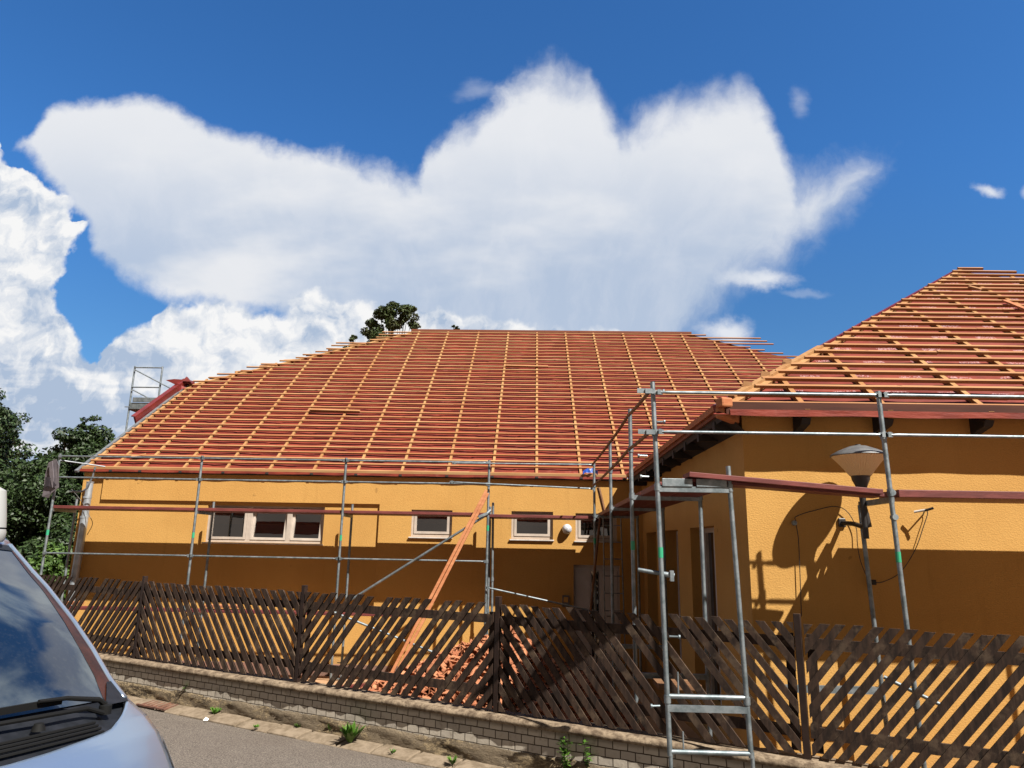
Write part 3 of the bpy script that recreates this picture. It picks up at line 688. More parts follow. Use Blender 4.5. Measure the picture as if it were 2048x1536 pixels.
# ---- wing roof
SW, YE2 = .733, 7.93; ZE2 = .2083*YE2
def wz(y, d=0): return ZE2+SW*(y-YE2)+d
YA, XA = 13.11, 8.19
def wl_(y): return 2.1+(y-7.95)*1.18
def wr_(y): return XA+(YA-y)*1.66
CX2 = [3.06, 3.97, 5.07, 6.02, 6.97, 7.92, 8.87, 9.8, 10.75, 11.7]
b = MB()
def wf(u, v):
    y = 7.855+(YA-7.855)*v; a, c_ = wl_(y)+.02, wr_(y)-.02; x = a+(c_-a)*u
    d = min(abs(x-q) for q in CX2); return (x, y, wz(y, -.092)-.022*min(1, d/.3)*(.8+.3*math.sin(y*6+x)+.25*math.sin(y*13+x*2)))
b.grid(wf, 160, 70); wr_o = b.build('wing_roof', 'membt', bd, smooth=True)
EA, EB = Vector((2.1, 7.93, ZE2-.06)), Vector((1.93, 14.54, 1.43)); AP = Vector((XA, YA, wz(YA, -.08))); AB_ = Vector((XA, 19.9, wz(YA, -.08)))
b = MB(); b.add([EA, AP, AB_, EB, Vector((16.6, 7.93, ZE2-.06)), Vector((16.6, 19.9, ZE2))], [(3, 0, 1, 2), (1, 4, 5, 2)]); b.build('far_slope', 'memb', wr_o)
un = Vector((0, -SW, 1)).normalized()
for i in range(27):
    n = 26-i; y = YE2+.1985*n+pr.uniform(-.008, .008)
    if y > YA-.02: y = YA-.03
    x0 = wl_(y)+pr.uniform(.0, .10); x1 = wr_(y)+pr.uniform(-.1, .25)
    if i == 0: x0, x1 = XA-.02, XA+.45
    if i == 1: x1 = XA+.95
    if i == 2: x1 = XA+1.55
    x1 = min(x1, 13)
    cut = [x0]; c_ = x0+pr.uniform(1.5, 4)
    while c_ < x1-.6: cut.append(c_); c_ += pr.choice((2.85, 3.8))
    cut.append(x1); b = MB()
    for a, c_ in zip(cut[:-1], cut[1:]):
        tw = pr.uniform(-.008, .008); dz = pr.uniform(-.003, .003)
        b.bar((a, y+tw, wz(y, -.016+dz)), (c_-.002, y-tw, wz(y, -.018+dz)), .050, .042, upv=un)
    b.build('batten', 'pine', wr_o)
for x in CX2:
    yt = YA-.1
    if x < XA: yt = min(yt, 7.95+(x-2.1)/1.18-.05)
    else: yt = min(yt, YA-(x-XA)/1.66)
    b = MB(); b.bar((x, 7.87, wz(7.87, -.064)), (x+pr.uniform(-.02, .02), yt, wz(yt, -.064)), .060, .048, upv=un); b.build('counter_batten', 'pine2', wr_o)
b = MB(); h0 = Vector((2.1, 7.95, wz(7.95))); hd_ = (Vector((XA, YA, wz(YA)))-h0)
b.bar(h0+hd_*.0+Vector((.1, 0, -.06)), h0+hd_*.995+Vector((.06, 0, -.06)), .07, .042, upv=un)
b.bar(h0+hd_*.03+Vector((.01, .0, -.035)), h0+hd_*.30+Vector((.01, 0, -.035)), .085, .045, upv=(-.3, -.5, 1)); b.build('hip_batten', 'pine2', wr_o)
b = MB(); b.bar(h0+Vector((-.03, .03, -.09)), h0+hd_*1.0+Vector((-.03, .03, -.09)), .05, .10, upv=(-.3, -.3, 1)); b.build('hip_rafter', 'redmetal', wr_o)
for q in (.075, .125, .19):
    b = MB(); c_ = h0+hd_*q+Vector((-.05, .02, .0)); b.bar(c_, c_+Vector((.10, -.02, -.02)), .07, .09); b.build('batten_end', 'pine', wr_o)
# front eave: board, underlay strip, black soffit, rafter tails
b = MB(); b.box(2.16, 13, YE2-.07, YE2-.02, ZE2-.15, ZE2-.012); b.build('eave_board', 'eavered', wr_o)
b = MB()
def ev2(u, v):
    x = 2.2+10.8*u; return (x, YE2-.074-.008*v+.003*math.sin(x*8), ZE2-.098-.072*v+(.006*math.sin(x*4) if v > .5 else 0))
b.grid(ev2, 160, 2); b.build('underlay_skirt', 'memb', wr_o)
for x in CX2:
    b = MB(); b.prism([(x-.05, YE2-.03, ZE2-.176), (x-.05, YE2+.02, ZE2-.24), (x-.05, 8.21, ZE2-.30), (x-.05, 8.21, ZE2-.10)], (.1, 0, 0)); b.build('rafter_tail', 'black', wr_o)
# left eave of the wing seen edge-on: orange rim board with notches, black soffit, hip rafter end
b = MB(); e0, e1 = Vector((2.13, 7.94, ZE2-.02)), Vector((1.93, 14.5, 1.46))
b.bar(e0, e1, .05, .075); b.build('side_eave_board', 'orange_wood', wr_o)
b = MB(); b.bar(e0+Vector((.03, 0, -.06)), e1+Vector((.03, 0, -.06)), .05, .06); b.build('side_eave_rail', 'beam', wr_o)
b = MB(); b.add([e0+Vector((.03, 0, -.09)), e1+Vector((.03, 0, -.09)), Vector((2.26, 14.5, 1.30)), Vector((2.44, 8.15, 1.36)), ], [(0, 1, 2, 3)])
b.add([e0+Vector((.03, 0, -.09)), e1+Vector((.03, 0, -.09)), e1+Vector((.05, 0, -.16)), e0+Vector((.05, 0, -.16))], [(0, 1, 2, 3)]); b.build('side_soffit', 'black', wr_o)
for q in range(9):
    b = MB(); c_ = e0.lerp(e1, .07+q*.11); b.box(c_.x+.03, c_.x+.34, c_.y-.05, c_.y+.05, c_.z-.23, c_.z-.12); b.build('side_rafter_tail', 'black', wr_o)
b = MB(); b.bar((2.10, 7.92, ZE2-.10), (2.34, 8.15, ZE2-.13), .12, .17); b.bar((2.08, 7.87, ZE2-.02), (2.22, 7.92, ZE2-.02), .13, .11); b.build('hip_rafter_end', 'orange_wood', wr_o, bevel=.02)

# ---- downpipe
b = MB(); b.tube([(-9.16, 14.55, 1.15), (-9.16, 14.55, .42)], .066, 20); b.tube([(-9.165, 14.55, .46), (-9.20, 14.55, -2.4)], .072, 20)
b.lathe((-9.16, 14.55, 1.15), [(.066, 0), (.074, .005), (.074, .02), (.06, .02)], 20)
for z in (.85, .45, -.9): b.lathe((-9.17, 14.55, z), [(.074, -.02), (.079, -.02), (.079, .02), (.074, .02)], 20)
b.build('downpipe', 'pipe', bd, True)

# ---------------------------------------------------------------- scaffolds
PR = .024
def pole(sf, P0, P1, sticker=None, name='standard', cols=(), m='steel'):
    b = MB(); b.tube([P0, P1], PR, 12)
    for c_ in cols:
        a = Vector(P0).lerp(Vector(P1), (c_-P0[2])/(P1[2]-P0[2])); b.tube([a-Vector((0, 0, .035)), a+Vector((0, 0, .035))], PR+.008, 12)
    o = b.build(name, m, sf, True)
    if sticker is not None:
        a = Vector(P0).lerp(Vector(P1), (sticker-P0[2])/(P1[2]-P0[2])); b = MB(); b.tube([a-Vector((0, 0, .05)), a+Vector((0, 0, .05))], PR+.0015, 12); b.build('sticker', 'green', o)
    return o
def guard(sf, A, B, name='guard_rail'):
    A, B = Vector(A), Vector(B); d = (B-A).normalized(); b = MB()
    b.tube([A+d*.10, B-d*.10], .0165, 10)
    for p_, q in ((A, d), (B, -d)):
        b.tube([p_+q*.05, p_+q*.11], .009, 8, .0165); b.bar(p_-q*.015, p_+q*.07, .006, .045)
        b.box(p_.x-.016+q.x*.03, p_.x+.016+q.x*.03, p_.y-.026, p_.y-.012, p_.z-.026, p_.z+.026)
    return b.build(name, 'steel', sf, True)
def jack(sf, P):
    b = MB(); b.tube([P, Vector(P)+Vector((0, 0, .35))], .017, 10); b.box(P[0]-.075, P[0]+.075, P[1]-.075, P[1]+.075, P[2]-.005, P[2]+.006)
    b.tube([Vector(P)+Vector((0, 0, .27)), Vector(P)+Vector((0, 0, .30))], .036, 8); b.bar(Vector(P)+Vector((-.09, 0, .285)), Vector(P)+Vector((.09, 0, .285)), .02, .015)
    return b.build('base_jack', 'steel', sf)
def transom(sf, A, B, z, hooks=4):
    A = Vector((A[0], A[1], z)); B = Vector((B[0], B[1], z)); b = MB(); b.bar(A, B, .05, .055)
    d = B-A
    for q in range(hooks):
        c_ = A+d*(.12+.76*q/(hooks-1)); b.bar(c_+Vector((0, 0, .025)), c_+Vector((0, 0, .075)), .03, .014)
    return b.build('transom', 'steel', sf)
def deckb(sf, x0, x1, y0, y1, z, m='plank', name='deck_plank', th=.055):
    b = MB(); b.box(x0, x1, y0, y1, z-th, z); return b.build(name, m, sf, bevel=.006)
# scaffold along the main wall
sA = empty('scaffold', (-4, 13.6, -2.5), 'galvanised scaffold with red-brown decks along the long facade with four windows', 'scaffold', 'scaffolds around the building')
XA_ = [-9.24, -6.42, -3.60, -.83]
for i, x in enumerate(XA_):
    pole(sA, (x, 13.6, -2.4), (x, 13.6, 1.63), .12 if i != 3 else .35, cols=(1.17, -.26, -1.2))
    pole(sA, (x, 14.33, -2.4), (x, 14.33, .79 if i else .83), cols=(-1.2,))
    transom(sA, (x, 13.6), (x, 14.33), .55); transom(sA, (x, 13.6), (x, 14.33), -1.33)
    jack(sA, (x, 13.6, -2.49)); jack(sA, (x, 14.33, -2.49))
pole(sA, (-.72, 14.05, -2.4), (-.76, 14.0, .85), cols=(-.6,))
for a, c_ in zip(XA_[:-1], XA_[1:]):
    for z in (1.58, 1.17, -.26): guard(sA, (a, 13.57, z), (c_, 13.57, z))
    deckb(sA, a+.01, c_-.01, 13.62, 13.94, .635); deckb(sA, a+.01, c_-.01, 13.955, 14.30, .63)
guard(sA, (-1.52, 13.53, 1.555), (1.18, 13.53, 1.565)); guard(sA, (-1.55, 13.5, 1.19), (1.17, 13.52, 1.11))
guard(sA, (-.82, 13.53, -.72), (1.15, 13.53, -1.10))
deckb(sA, -.82, 1.22, 13.62, 13.93, .61); deckb(sA, -.82, 1.26, 13.95, 14.28, .605)
for a, c_ in ((-9.2, -6.43), (-6.41, -3.61), (-3.59, -.85)): deckb(sA, a, c_, 13.62, 13.86, -1.225)
b = MB(); b.tube([(-3.42, 13.54, -1.06), (-.90, 13.54, .56)], .024, 12); b.tube([(-3.42, 13.54, -1.06), (-3.5, 13.54, -1.10)], .01, 8); b.build('diagonal_brace', 'steel', sA, True)
b = MB(); b.tube([(-3.60, 13.54, -1.22), (-1.72, 13.54, -1.88)], .022, 12); b.build('diagonal_brace', 'steel', sA, True)
b = MB(); b.bar((-1.0, 13.5, .55), (-.84, 13.53, .62), .03, .05); b.tube([(-.86, 13.55, .60), (-.78, 13.58, .68)], .03, 8); b.build('coupler', 'steel', sA)
b = MB(); b.tube([(-9.22, 13.6, 1.50), (-8.62, 14.1, 1.44)], .014, 8); b.tube([(-8.60, 13.75, 1.40), (-8.62, 13.75, 1.22), (-8.70, 13.75, .98), (-8.80, 13.75, .91), (-9.02, 13.72, .91)], .018, 10); b.build('end_guard', 'flash', sA, True)
for x, l, a in ((-8.6, .3, .1), (-5.9, .35, -.2), (-5.6, .3, .3), (-2.9, .3, .1)):
    c_ = Vector((x, 13.72, -1.2)); b = MB()
    for k_ in range(3): b.bar(c_+Vector((-l/2, 0, .012+k_*.02)), c_+Vector((l/2, .02*a, .012+k_*.02)), .16, .014)
    tag(b.build('roof_tile_stack', 'tile'), {-8.6: 'short orange tile stack at the left end of the low plank', -5.9: 'left one of two orange tile stacks on the low plank below the wide window', -5.6: 'right one of two orange tile stacks on the low plank below the wide window', -2.9: 'stack of orange clay tiles on the low plank right of the second fence post'}[x], 'roof tiles', 'tile stacks on the low plank')

# scaffold along the wing's side wall, its near frame in front of the fence
sB = empty('scaffold', (1.6, 9, -2.4), 'galvanised scaffold beside the shaded side wall, nearest frame in front of the fence', 'scaffold', 'scaffolds around the building')
YB = [7.21, 8.47, 10.89, 13.54]
for i, y in enumerate(YB):
    zt = (1.70, 1.66, 1.63, 1.60)[i]
    x = (1.245, 1.18, 1.20, 1.18)[i]
    zb = -2.28 if i == 0 else -2.45
    pole(sB, (x+(.06 if i == 0 else 0), y, -1.85 if i == 0 else zb), (x-.01, y, zt), (-.02, .05, .1, .15)[i] if i != 2 else None, cols=(1.17, .62, -1.36), m='steel')
    pole(sB, (1.975+(.075 if i == 0 else 0), y, -1.85 if i == 0 else zb), (1.97, y, .84 if i == 0 else .62), cols=(.62, -1.36))
    transom(sB, (x, y), (1.975, y), .60)
    if i == 0:
        transom(sB, (1.29, y), (2.03, y), -1.44); 
        for q in ((1.29, 2.03, -1.335), (1.31, 2.06, -1.815)):
            b = MB(); b.tube([(q[0], y, q[2]), (q[1], y, q[2])], .022, 12); b.build('cross_tube', 'steel', sB, True)
        
        for q in ((1.40, -1.33, -1.12), (1.43, -1.8, -1.64)):
            b = MB(); b.tube([(q[0], y, q[1]), (q[0], y, q[2])], .008, 8); b.build('lock_pin', 'steel', sB, True)
        jack(sB, (1.31, y, -2.36)); jack(sB, (2.06, y, -2.36)); 
        for xx in (1.31, 2.06):
            b = MB(); b.tube([(xx, y, -2.30), (xx, y, -1.8)], .019, 10); b.build('jack_spindle', 'steel', sB, True)
    else: transom(sB, (x, y), (1.975, y), -1.36)
for i in range(3):
    y0, y1 = YB[i], YB[i+1]
    ye = y1-.02 if i < 2 else 14.2
    deckb(sB, 1.27, 1.60, y0+.02, ye, .675, th=.06); deckb(sB, 1.62, 1.95, y0+.02, ye, .675, th=.06)
    for z in (1.58, 1.17):
        b = MB(); xa, xb = (1.215, 1.18, 1.20, 1.18)[i], (1.215, 1.18, 1.20, 1.18)[i+1]
        b.tube([(xa-.03, y0, z), ((xa+xb)/2-.03, (y0+y1)/2, z-.008), (xb-.03, y1, z)], .019, 8); b.build('guard_rail', 'brownrail', sB, True)
# steel end caps of the two decks at the near frame
b = MB()
for x0 in (1.30, 1.64):
    b.box(x0, x0+.30, 7.175, 7.195, .625, .705)
    for k_ in (0, 1): b.bar((x0+.03+k_*.24, 7.17, .60), (x0+.03+k_*.24, 7.17, .68), .03, .03)
b.build('deck_end', 'steel', sB, bevel=.004)
for z, l in ((1.18, .06), (1.60, .05)):
    pass
b = MB()
for x, y, z, l in ((1.30, 7.2, -.22, .0), (1.27, 7.2, 1.60, .07), (1.27, 7.2, 1.28, .07), (1.16, 7.2, .93, -.09), (1.17, 7.2, .72, -.08), (1.33, 7.2, -.80, .09), (1.22, 7.2, -1.42, -.08)):
    if l: b.tube([(x, y, z), (x+l, y-.02, z)], .010, 8); b.tube([(x+l-.008, y-.02, z), (x+l+.008, y-.02, z)], .02, 10)
b.tube([(1.06, 7.3, -.19), (1.30, 7.24, -.225)], .02, 10); b.tube([(1.30, 7.24, -.225), (1.40, 7.22, -.24)], .026, 10); b.box(1.355, 1.39, 7.19, 7.25, -.29, -.19)
b.build('coupler_pin', 'steel', sB, True)
for z in (1.595, 1.17):
    b = MB(); b.bar((1.07, 7.17, z+.005), (1.24, 7.17, z), .006, .05); b.box(1.15, 1.22, 7.15, 7.19, z-.025, z+.025); b.build('rail_plate', 'steel', sB)
b = MB(); b.tube([(1.27, 13.50, .58), (1.08, 13.50, -1.15)], .022, 10); b.build('diagonal_pole', 'brownrail', sB, True)
b = MB(); b.bar((1.24, 13.45, 1.13), (1.37, 13.50, .60), .09, .03); b.build('leaning_board', 'brownrail', sB)
b = MB(); b.box(1.35, 1.80, 8.0, 8.35, -1.42, -1.37); b.build('lower_deck', 'brownrail', sB)

# scaffold in front of the wing
sC = empty('scaffold', (4, 7.2, -2.4), 'galvanised scaffold bay at right in front of the wing wall, around the street lamp', 'scaffold', 'scaffolds around the building')
pole(sC, (3.62, 7.2, -2.45), (3.53, 7.2, 1.63), -.02, cols=(1.17, .60, -1.35)); pole(sC, (3.66, 7.93, -2.45), (3.57, 7.93, .52), cols=(-1.35,))
pole(sC, (6.12, 7.2, -2.45), (6.10, 7.2, 1.63), cols=(1.17,)); pole(sC, (6.12, 7.93, -2.45), (6.12, 7.93, .6))
transom(sC, (3.56, 7.2), (3.58, 7.93), .53); transom(sC, (6.1, 7.2), (6.1, 7.93), .56)
for z in (1.585, 1.175):
    guard(sC, (1.26, 7.17, z), (3.55, 7.17, z)); guard(sC, (3.55, 7.17, z), (6.1, 7.17, z-.005))
for z0 in (.64,):
    deckb(sC, 3.62, 6.1, 7.17, 7.50, z0-.01, th=.075); deckb(sC, 3.75, 6.1, 7.52, 7.86, z0-.01, th=.07); deckb(sC, 6.12, 8.7, 7.17, 7.86, z0-.01, th=.07)
b = MB(); b.bar((1.56, 7.28, .745), (3.46, 7.30, .605), .30, .05); b.build('deck_plank', 'plank', sC, bevel=.005)
b = MB(); b.bar((1.50, 7.33, .70), (3.50, 7.34, .575), .26, .03); b.build('deck_plank', 'plank', sC, bevel=.004)
b = MB(); b.bar((2.62, 7.9, -1.36), (3.6, 7.9, -1.36), .05, .07); b.bar((2.86, 7.87, -1.32), (2.86, 7.87, -1.22), .03, .02); b.build('transom', 'steel', sC)
b = MB(); b.tube([(3.62, 7.85, -1.22), (4.02, 7.6, -1.42)], .02, 10); b.build('diagonal_brace', 'steel', sC, True)
b = MB()
for z in (.60, .36): b.tube([(3.565, 7.17, z), (3.565, 7.23, z)], .03, 10)
b.build('coupler', 'steel', sC)

# scaffold behind the gable
sD = empty('scaffold', (-10.5, 18.5, -2.5), 'small far scaffold frame rising behind the left gable against the clouds', 'scaffold', 'scaffolds around the building')
pole(sD, (-10.885, 18.5, -2.5), (-10.885, 18.5, 4.64)); pole(sD, (-10.12, 18.5, -2.5), (-10.12, 18.5, 4.64)); pole(sD, (-10.12, 20.9, -2.5), (-10.12, 20.9, 4.6))
for z in (4.60, 4.05): 
    b = MB(); b.tube([(-10.885, 18.48, z), (-10.12, 18.48, z)], .018, 10); b.build('guard_rail', 'steel', sD, True)
    b = MB(); b.tube([(-10.85, 18.45, z-.07), (-9.3, 18.45, z-.82)], .016, 8); b.build('diagonal_brace', 'steel', sD, True)
b = MB(); b.box(-10.86, -10.1, 18.45, 18.5, 3.44, 3.62); b.box(-10.78, -10.1, 18.42, 18.44, 3.63, 3.76); b.build('toe_board', 'steel', sD, bevel=.01)
b = MB(); b.box(-10.88, -10.12, 18.5, 21, 3.42, 3.47); b.build('deck_plank', 'plank', sD)
b = MB(); b.tube([(-10.98, 18.45, 3.5), (-10.85, 18.45, 3.5)], .014, 8); b.build('coupler', 'steel', sD)

# ---------------------------------------------------------------- loose timber
lp = empty('leaning_plank', (-2.4, 12.8, -2.3), 'pair of orange timber battens leaning from the tile heap up to the scaffold deck', 'timber')
for dx, dz in ((0, 0), (.085, .03)):
    b = MB(); b.bar((-2.37+dx, 12.8, -2.15), (-.86+dx*.35, 13.42, 1.04+dz-dx), .052, .05, upv=(0, -1, 0)); b.build('batten', 'orange_wood', lp, bevel=.004)
def loose(px0, px1, lab, w_=.07, off=.03, S=(ZE, YE, SM), m='pine', th=.03):
    z0, y0, s_ = S; n = Vector((0, -s_, 1)); c_ = z0-s_*y0
    P = []
    for x, y in (px0, px1):
        d = rt*((x-1024)/F)+up*((768-y)/F)+fwd; P.append(d*((c_+off)/d.dot(n)))
    b = MB(); b.bar(P[0], P[1], w_, th, upv=n); return tag(b.build('loose_batten', m), lab, 'timber', 'loose timber on the roof')
loose((620, 819), (720, 822), 'loose pale batten lying on the main roof left of centre', off=.04)
loose((1012, 731), (1096, 733), 'loose pale batten lying high on the main roof, above centre')
loose((262, 914), (292, 909), 'short wedge of timber on the lowest battens near the left eave corner', .06, -.01)
loose((2008, 601), (2060, 622), 'loose short plank lying askew on the wing roof at the right picture edge', .08, .06, (ZE2, YE2, SW), 'orange_wood')
loose((1938, 573), (1962, 579), 'short timber offcut near the top of the wing roof', .06, .04, (ZE2, YE2, SW))
b = MB(); c_ = at(1178, 940, Y=14.52)
vs = [c_+Vector((q*.05-.12, pr.uniform(-.03, .03), pr.uniform(-.03, .03)-abs(q-2.5)*.012+(.04 if r2 else -.03))) for r2 in (0, 1) for q in range(7)]
b.add(vs, [(i, i+1, i+8, i+7) for i in range(6)]); b.add([v+Vector((0, .06, 0)) for v in vs], [(i, i+1, i+8, i+7) for i in range(6)])
tag(b.build('plastic_bag', 'blue'), 'small blue and white plastic bag on the eave battens near the inner corner', 'bag')

# ---------------------------------------------------------------- jacket on the left pole
jk = MB()
jc = lambda x, y, d=0: at(x, y, Y=13.52+d)
def cloth(pts, name, m, parent=None, th=.012):
    b = MB(); b.prism([at(x, y, Y=13.53+d) for x, y, d in pts], (0, th, 0)); return b.build(name, m, parent)
j = cloth([(97, 925, 0), (112, 918, 0), (117, 930, -.05), (117, 975, -.08), (104, 985, -.04), (97, 996, 0), (84, 993, .03), (88, 972, .05), (90, 950, .06)], 'jacket', 'cloth')
tag(j, 'grey and dark jacket hanging on the leftmost scaffold pole', 'jacket')
cloth([(91, 954, -.03), (99, 954, -.06), (113, 970, -.1), (106, 976, -.07), (97, 972, -.05), (89, 974, 0)], 'jacket_lining', 'clothd', j, .006)
cloth([(98, 928, -.03), (104, 922, -.05), (107, 955, -.09), (104, 975, -.09), (99, 950, -.05)], 'sleeve', 'cloth', j, .02)

# ---------------------------------------------------------------- ladder, lamps, cables, box
ld = empty('ladder', (1.6, 14.3, -2.4), 'narrow grey metal ladder standing upright in front of the white door', 'ladder')
for xb, xt in ((1.41, 1.41), (1.79, 1.755)):
    b = MB(); b.tube([(xb, 14.15, -2.45), (xt, 14.3, .62)], .013, 8); b.build('rail', 'steel', ld, True)
for k_ in range(9):
    z = -2.1+.32*k_; t_ = (z+2.45)/3.07; b = MB(); b.tube([(1.41, 14.15+.15*t_, z), (1.79-.035*t_, 14.15+.15*t_, z)], .010, 8); b.build('rung', 'steel', ld, True)
wlp = empty('wall_lamp', (.71, 14.6, .385), 'round clear glass wall lamp between the two right-hand small windows', 'wall lamp')
b = MB(); b.lathe((.71, YW, .385), [(.0, .0), (.085, 0), (.10, .02), (.10, .04)], 28, (0, -1, 0)); b.build('base', 'sill', wlp, True)
b = MB(); b.lathe((.71, YW-.04, .385), [(.10, 0), (.096, .04), (.075, .085), (.04, .11), (0, .118)], 28, (0, -1, 0)); b.build('glass_dome', 'wlamp', wlp, True)
bx = MB(); bx.box(.62, .76, YW-.05, YW+.01, -1.12, -.90); o = bx.build('letter_box', 'lampcap', bevel=.006); tag(o, 'small dark box on the wall just left of the white door', 'letter box')
fr = MB(); fr.box(.645, .735, YW-.056, YW-.051, -1.03, -.93); fr.build('plate', 'stucco', o)
# street-lamp head on a bracket at the wing wall
sl_ = empty('street_lamp', (3.55, 7.76, .3), 'black conical lamp with ribbed cream glass shade on a bracket at the wing wall', 'lamp')
lc = Vector((3.53, 7.76, 0))
b = MB(); b.lathe(lc+Vector((0, 0, .99)), [(.292, .045), (.285, .06), (.20, .105), (.09, .15), (.03, .16), (.03, .17), (0, .17)], 48); b.lathe(lc+Vector((0, 0, .99)), [(.27, .04), (.292, .045)], 48); b.build('cap', 'lampcap', sl_, True)
b = MB(); prof = [(.268, 1.032), (.20, .955), (.145, .885), (.098, .82)]
vs = []; n = 96
for r_0, z in prof: vs += [lc+Vector(((r_0+(.007 if k_ % 2 else 0))*math.cos(2*math.pi*k_/n), (r_0+(.007 if k_ % 2 else 0))*math.sin(2*math.pi*k_/n), z)) for k_ in range(n)]
b.add(vs, [(i*n+k_, i*n+(k_+1) % n, (i+1)*n+(k_+1) % n, (i+1)*n+k_) for i in range(3) for k_ in range(n)]); b.build('lamp_shade', 'shade', sl_)
b = MB(); b.lathe(lc, [(.0, .825), (.098, .825), (.09, .78), (.055, .70), (.036, .63), (.03, .5), (.03, .16)], 24)
b.tube([lc+Vector((0, 0, .5)), lc+Vector((.02, 0, .40)), lc+Vector((.035, .0, .28))], .034, 12)
b.tube([lc+Vector((.03, 0, .30)), lc+Vector((.01, .06, .285)), lc+Vector((-.03, .2, .32)), lc+Vector((-.06, .44, .34))], .026, 12); b.build('bracket', 'lampblk', sl_, True)
b = MB(); b.box(3.43, 3.51, 8.17, 8.2, .29, .39); b.build('wall_plate', 'lampblk', sl_, bevel=.01)
def cable(pts, lab, r=.005, Y=8.16):
    P = [at(x, y, Y=Y) for x, y in pts]; Q = []
    for i in range(len(P)-1):
        p0, p1, p2, p3 = P[max(i-1, 0)], P[i], P[i+1], P[min(i+2, len(P)-1)]
        for k_ in range(6):
            t_ = k_/6; Q.append(.5*((2*p1)+(p2-p0)*t_+(2*p0-5*p1+4*p2-p3)*t_*t_+(3*p1-p0-3*p2+p3)*t_**3))
    Q.append(P[-1]); b = MB(); b.tube(Q, r, 6); return tag(b.build('cable', 'cable', smooth=True), lab, 'cable', 'cables on the wing wall')
c1 = cable([(1603, 1233), (1600, 1150), (1597, 1080), (1592, 1045), (1594, 1032), (1640, 1018), (1672, 1013), (1695, 1024), (1712, 1055), (1715, 1090), (1722, 1125), (1738, 1163)], 'thin cable looping from a wall clip past the lamp bracket to a socket')
b = MB(); q = at(1588, 1046, Y=8.17); b.lathe(q, [(0, .0), (.03, 0), (.025, .03), (0, .035)], 14, (0, -1, 0)); b.build('clip', 'steel', c1)
c2 = cable([(1745, 1164), (1765, 1164), (1800, 1145), (1830, 1100), (1848, 1050), (1855, 1028), (1854, 1021)], 'thin cable curving from the socket up to the small rod fixture')
b = MB(); q = at(1745, 1164, Y=8.12); b.box(q.x-.035, q.x+.03, q.y-.03, q.y+.04, q.z-.03, q.z+.025); b.build('socket', 'black', c2, bevel=.006)
fx = empty('wall_fixture', at(1848, 1020, Y=8.1), 'small black and white rod fixture on the wing wall right of the lamp', 'fixture')
b = MB(); b.tube([at(1850, 1021, Y=8.05), at(1867, 1016, Y=8.0)], .014, 10); b.build('rod', 'black', fx, True)
b = MB(); b.tube([at(1828, 1024, Y=8.1), at(1851, 1020, Y=8.05)], .014, 10); b.build('tube', 'sill', fx, True)
b = MB(); b.tube([at(1849, 1022, Y=8.06), at(1846, 1030, Y=8.2)], .008, 8); b.build('arm', 'steel', fx, True)
c3 = cable([(143, 978), (165, 1005), (178, 1030), (185, 1048), (174, 1070)], 'thin dark wire hanging at the left house corner beside the downpipe', .006, 14.42)

# ---------------------------------------------------------------- tile heap
th = MB()
hc = (-.35, 11.3)
def hz(x, y):
    a = ((x-hc[0])/(2.7 if x < hc[0] else 1.9))**2+((y-hc[1])/1.5)**2
    return GZ+1.25*max(0, 1-math.sqrt(a))**.9
th.grid(lambda u, v: (hc[0]-2.7+4.6*u, hc[1]-1.5+3*v, hz(hc[0]-2.7+4.6*u, hc[1]-1.5+3*v)-.03), 40, 30)
for _ in range(2600):
    x = pr.uniform(hc[0]-2.7, hc[0]+1.9); y = pr.uniform(hc[1]-1.5, hc[1]+.5); z = hz(x, y)
    if z < GZ+.01 and pr.random() > .25: continue
    l, wd = pr.uniform(.05, .24), pr.uniform(.04, .10); rot = Matrix.Rotation(pr.uniform(0, 6.3), 3, 'Z') @ Matrix.Rotation(pr.gauss(0, .55), 3, 'X') @ Matrix.Rotation(pr.gauss(0, .5), 3, 'Y')
    vs = []
    for k_ in range(5):
        a = -1+.5*k_
        for e in (0, 1): vs.append(rot @ Vector((wd*a, (-l/2, l/2)[e]+pr.uniform(-.012, .012), .35*wd*(1-a*a)))+Vector((x, y, z+pr.uniform(0, .04))))
    lo = [v-rot @ Vector((0, 0, .013)) for v in vs]
    th.add(vs+lo, [(2*i, 2*i+1, 2*i+3, 2*i+2) for i in range(4)]+[(2*i+12, 2*i+13, 2*i+11, 2*i+10) for i in range(4)]+[(0, 2, 12, 10), (2, 4, 14, 12), (4, 6, 16, 14), (6, 8, 18, 16), (1, 11, 13, 3), (3, 13, 15, 5), (5, 15, 17, 7), (7, 17, 19, 9), (0, 10, 11, 1), (8, 9, 19, 18)])
tag(th.build('tile_heap', 'tile'), 'heap of broken orange clay roof tiles in the yard behind the fence', 'rubble heap', kind='stuff')
# boards lying behind the fence left of the heap
for q, (a, c_, lab) in enumerate((((-4.6, 11.7, -2.42), (-2.9, 11.3, -2.40), 'weathered board lying on the yard ground behind the fence, left of the tile heap'), ((-3.9, 12.3, -2.38), (-2.2, 12.2, -2.15), 'red-brown beam lying on the yard ground behind the tile heap'))):
    b = MB(); b.bar(a, c_, .14, .05); tag(b.build('yard_board', ('orange_wood', 'plank')[q]), lab, 'timber')

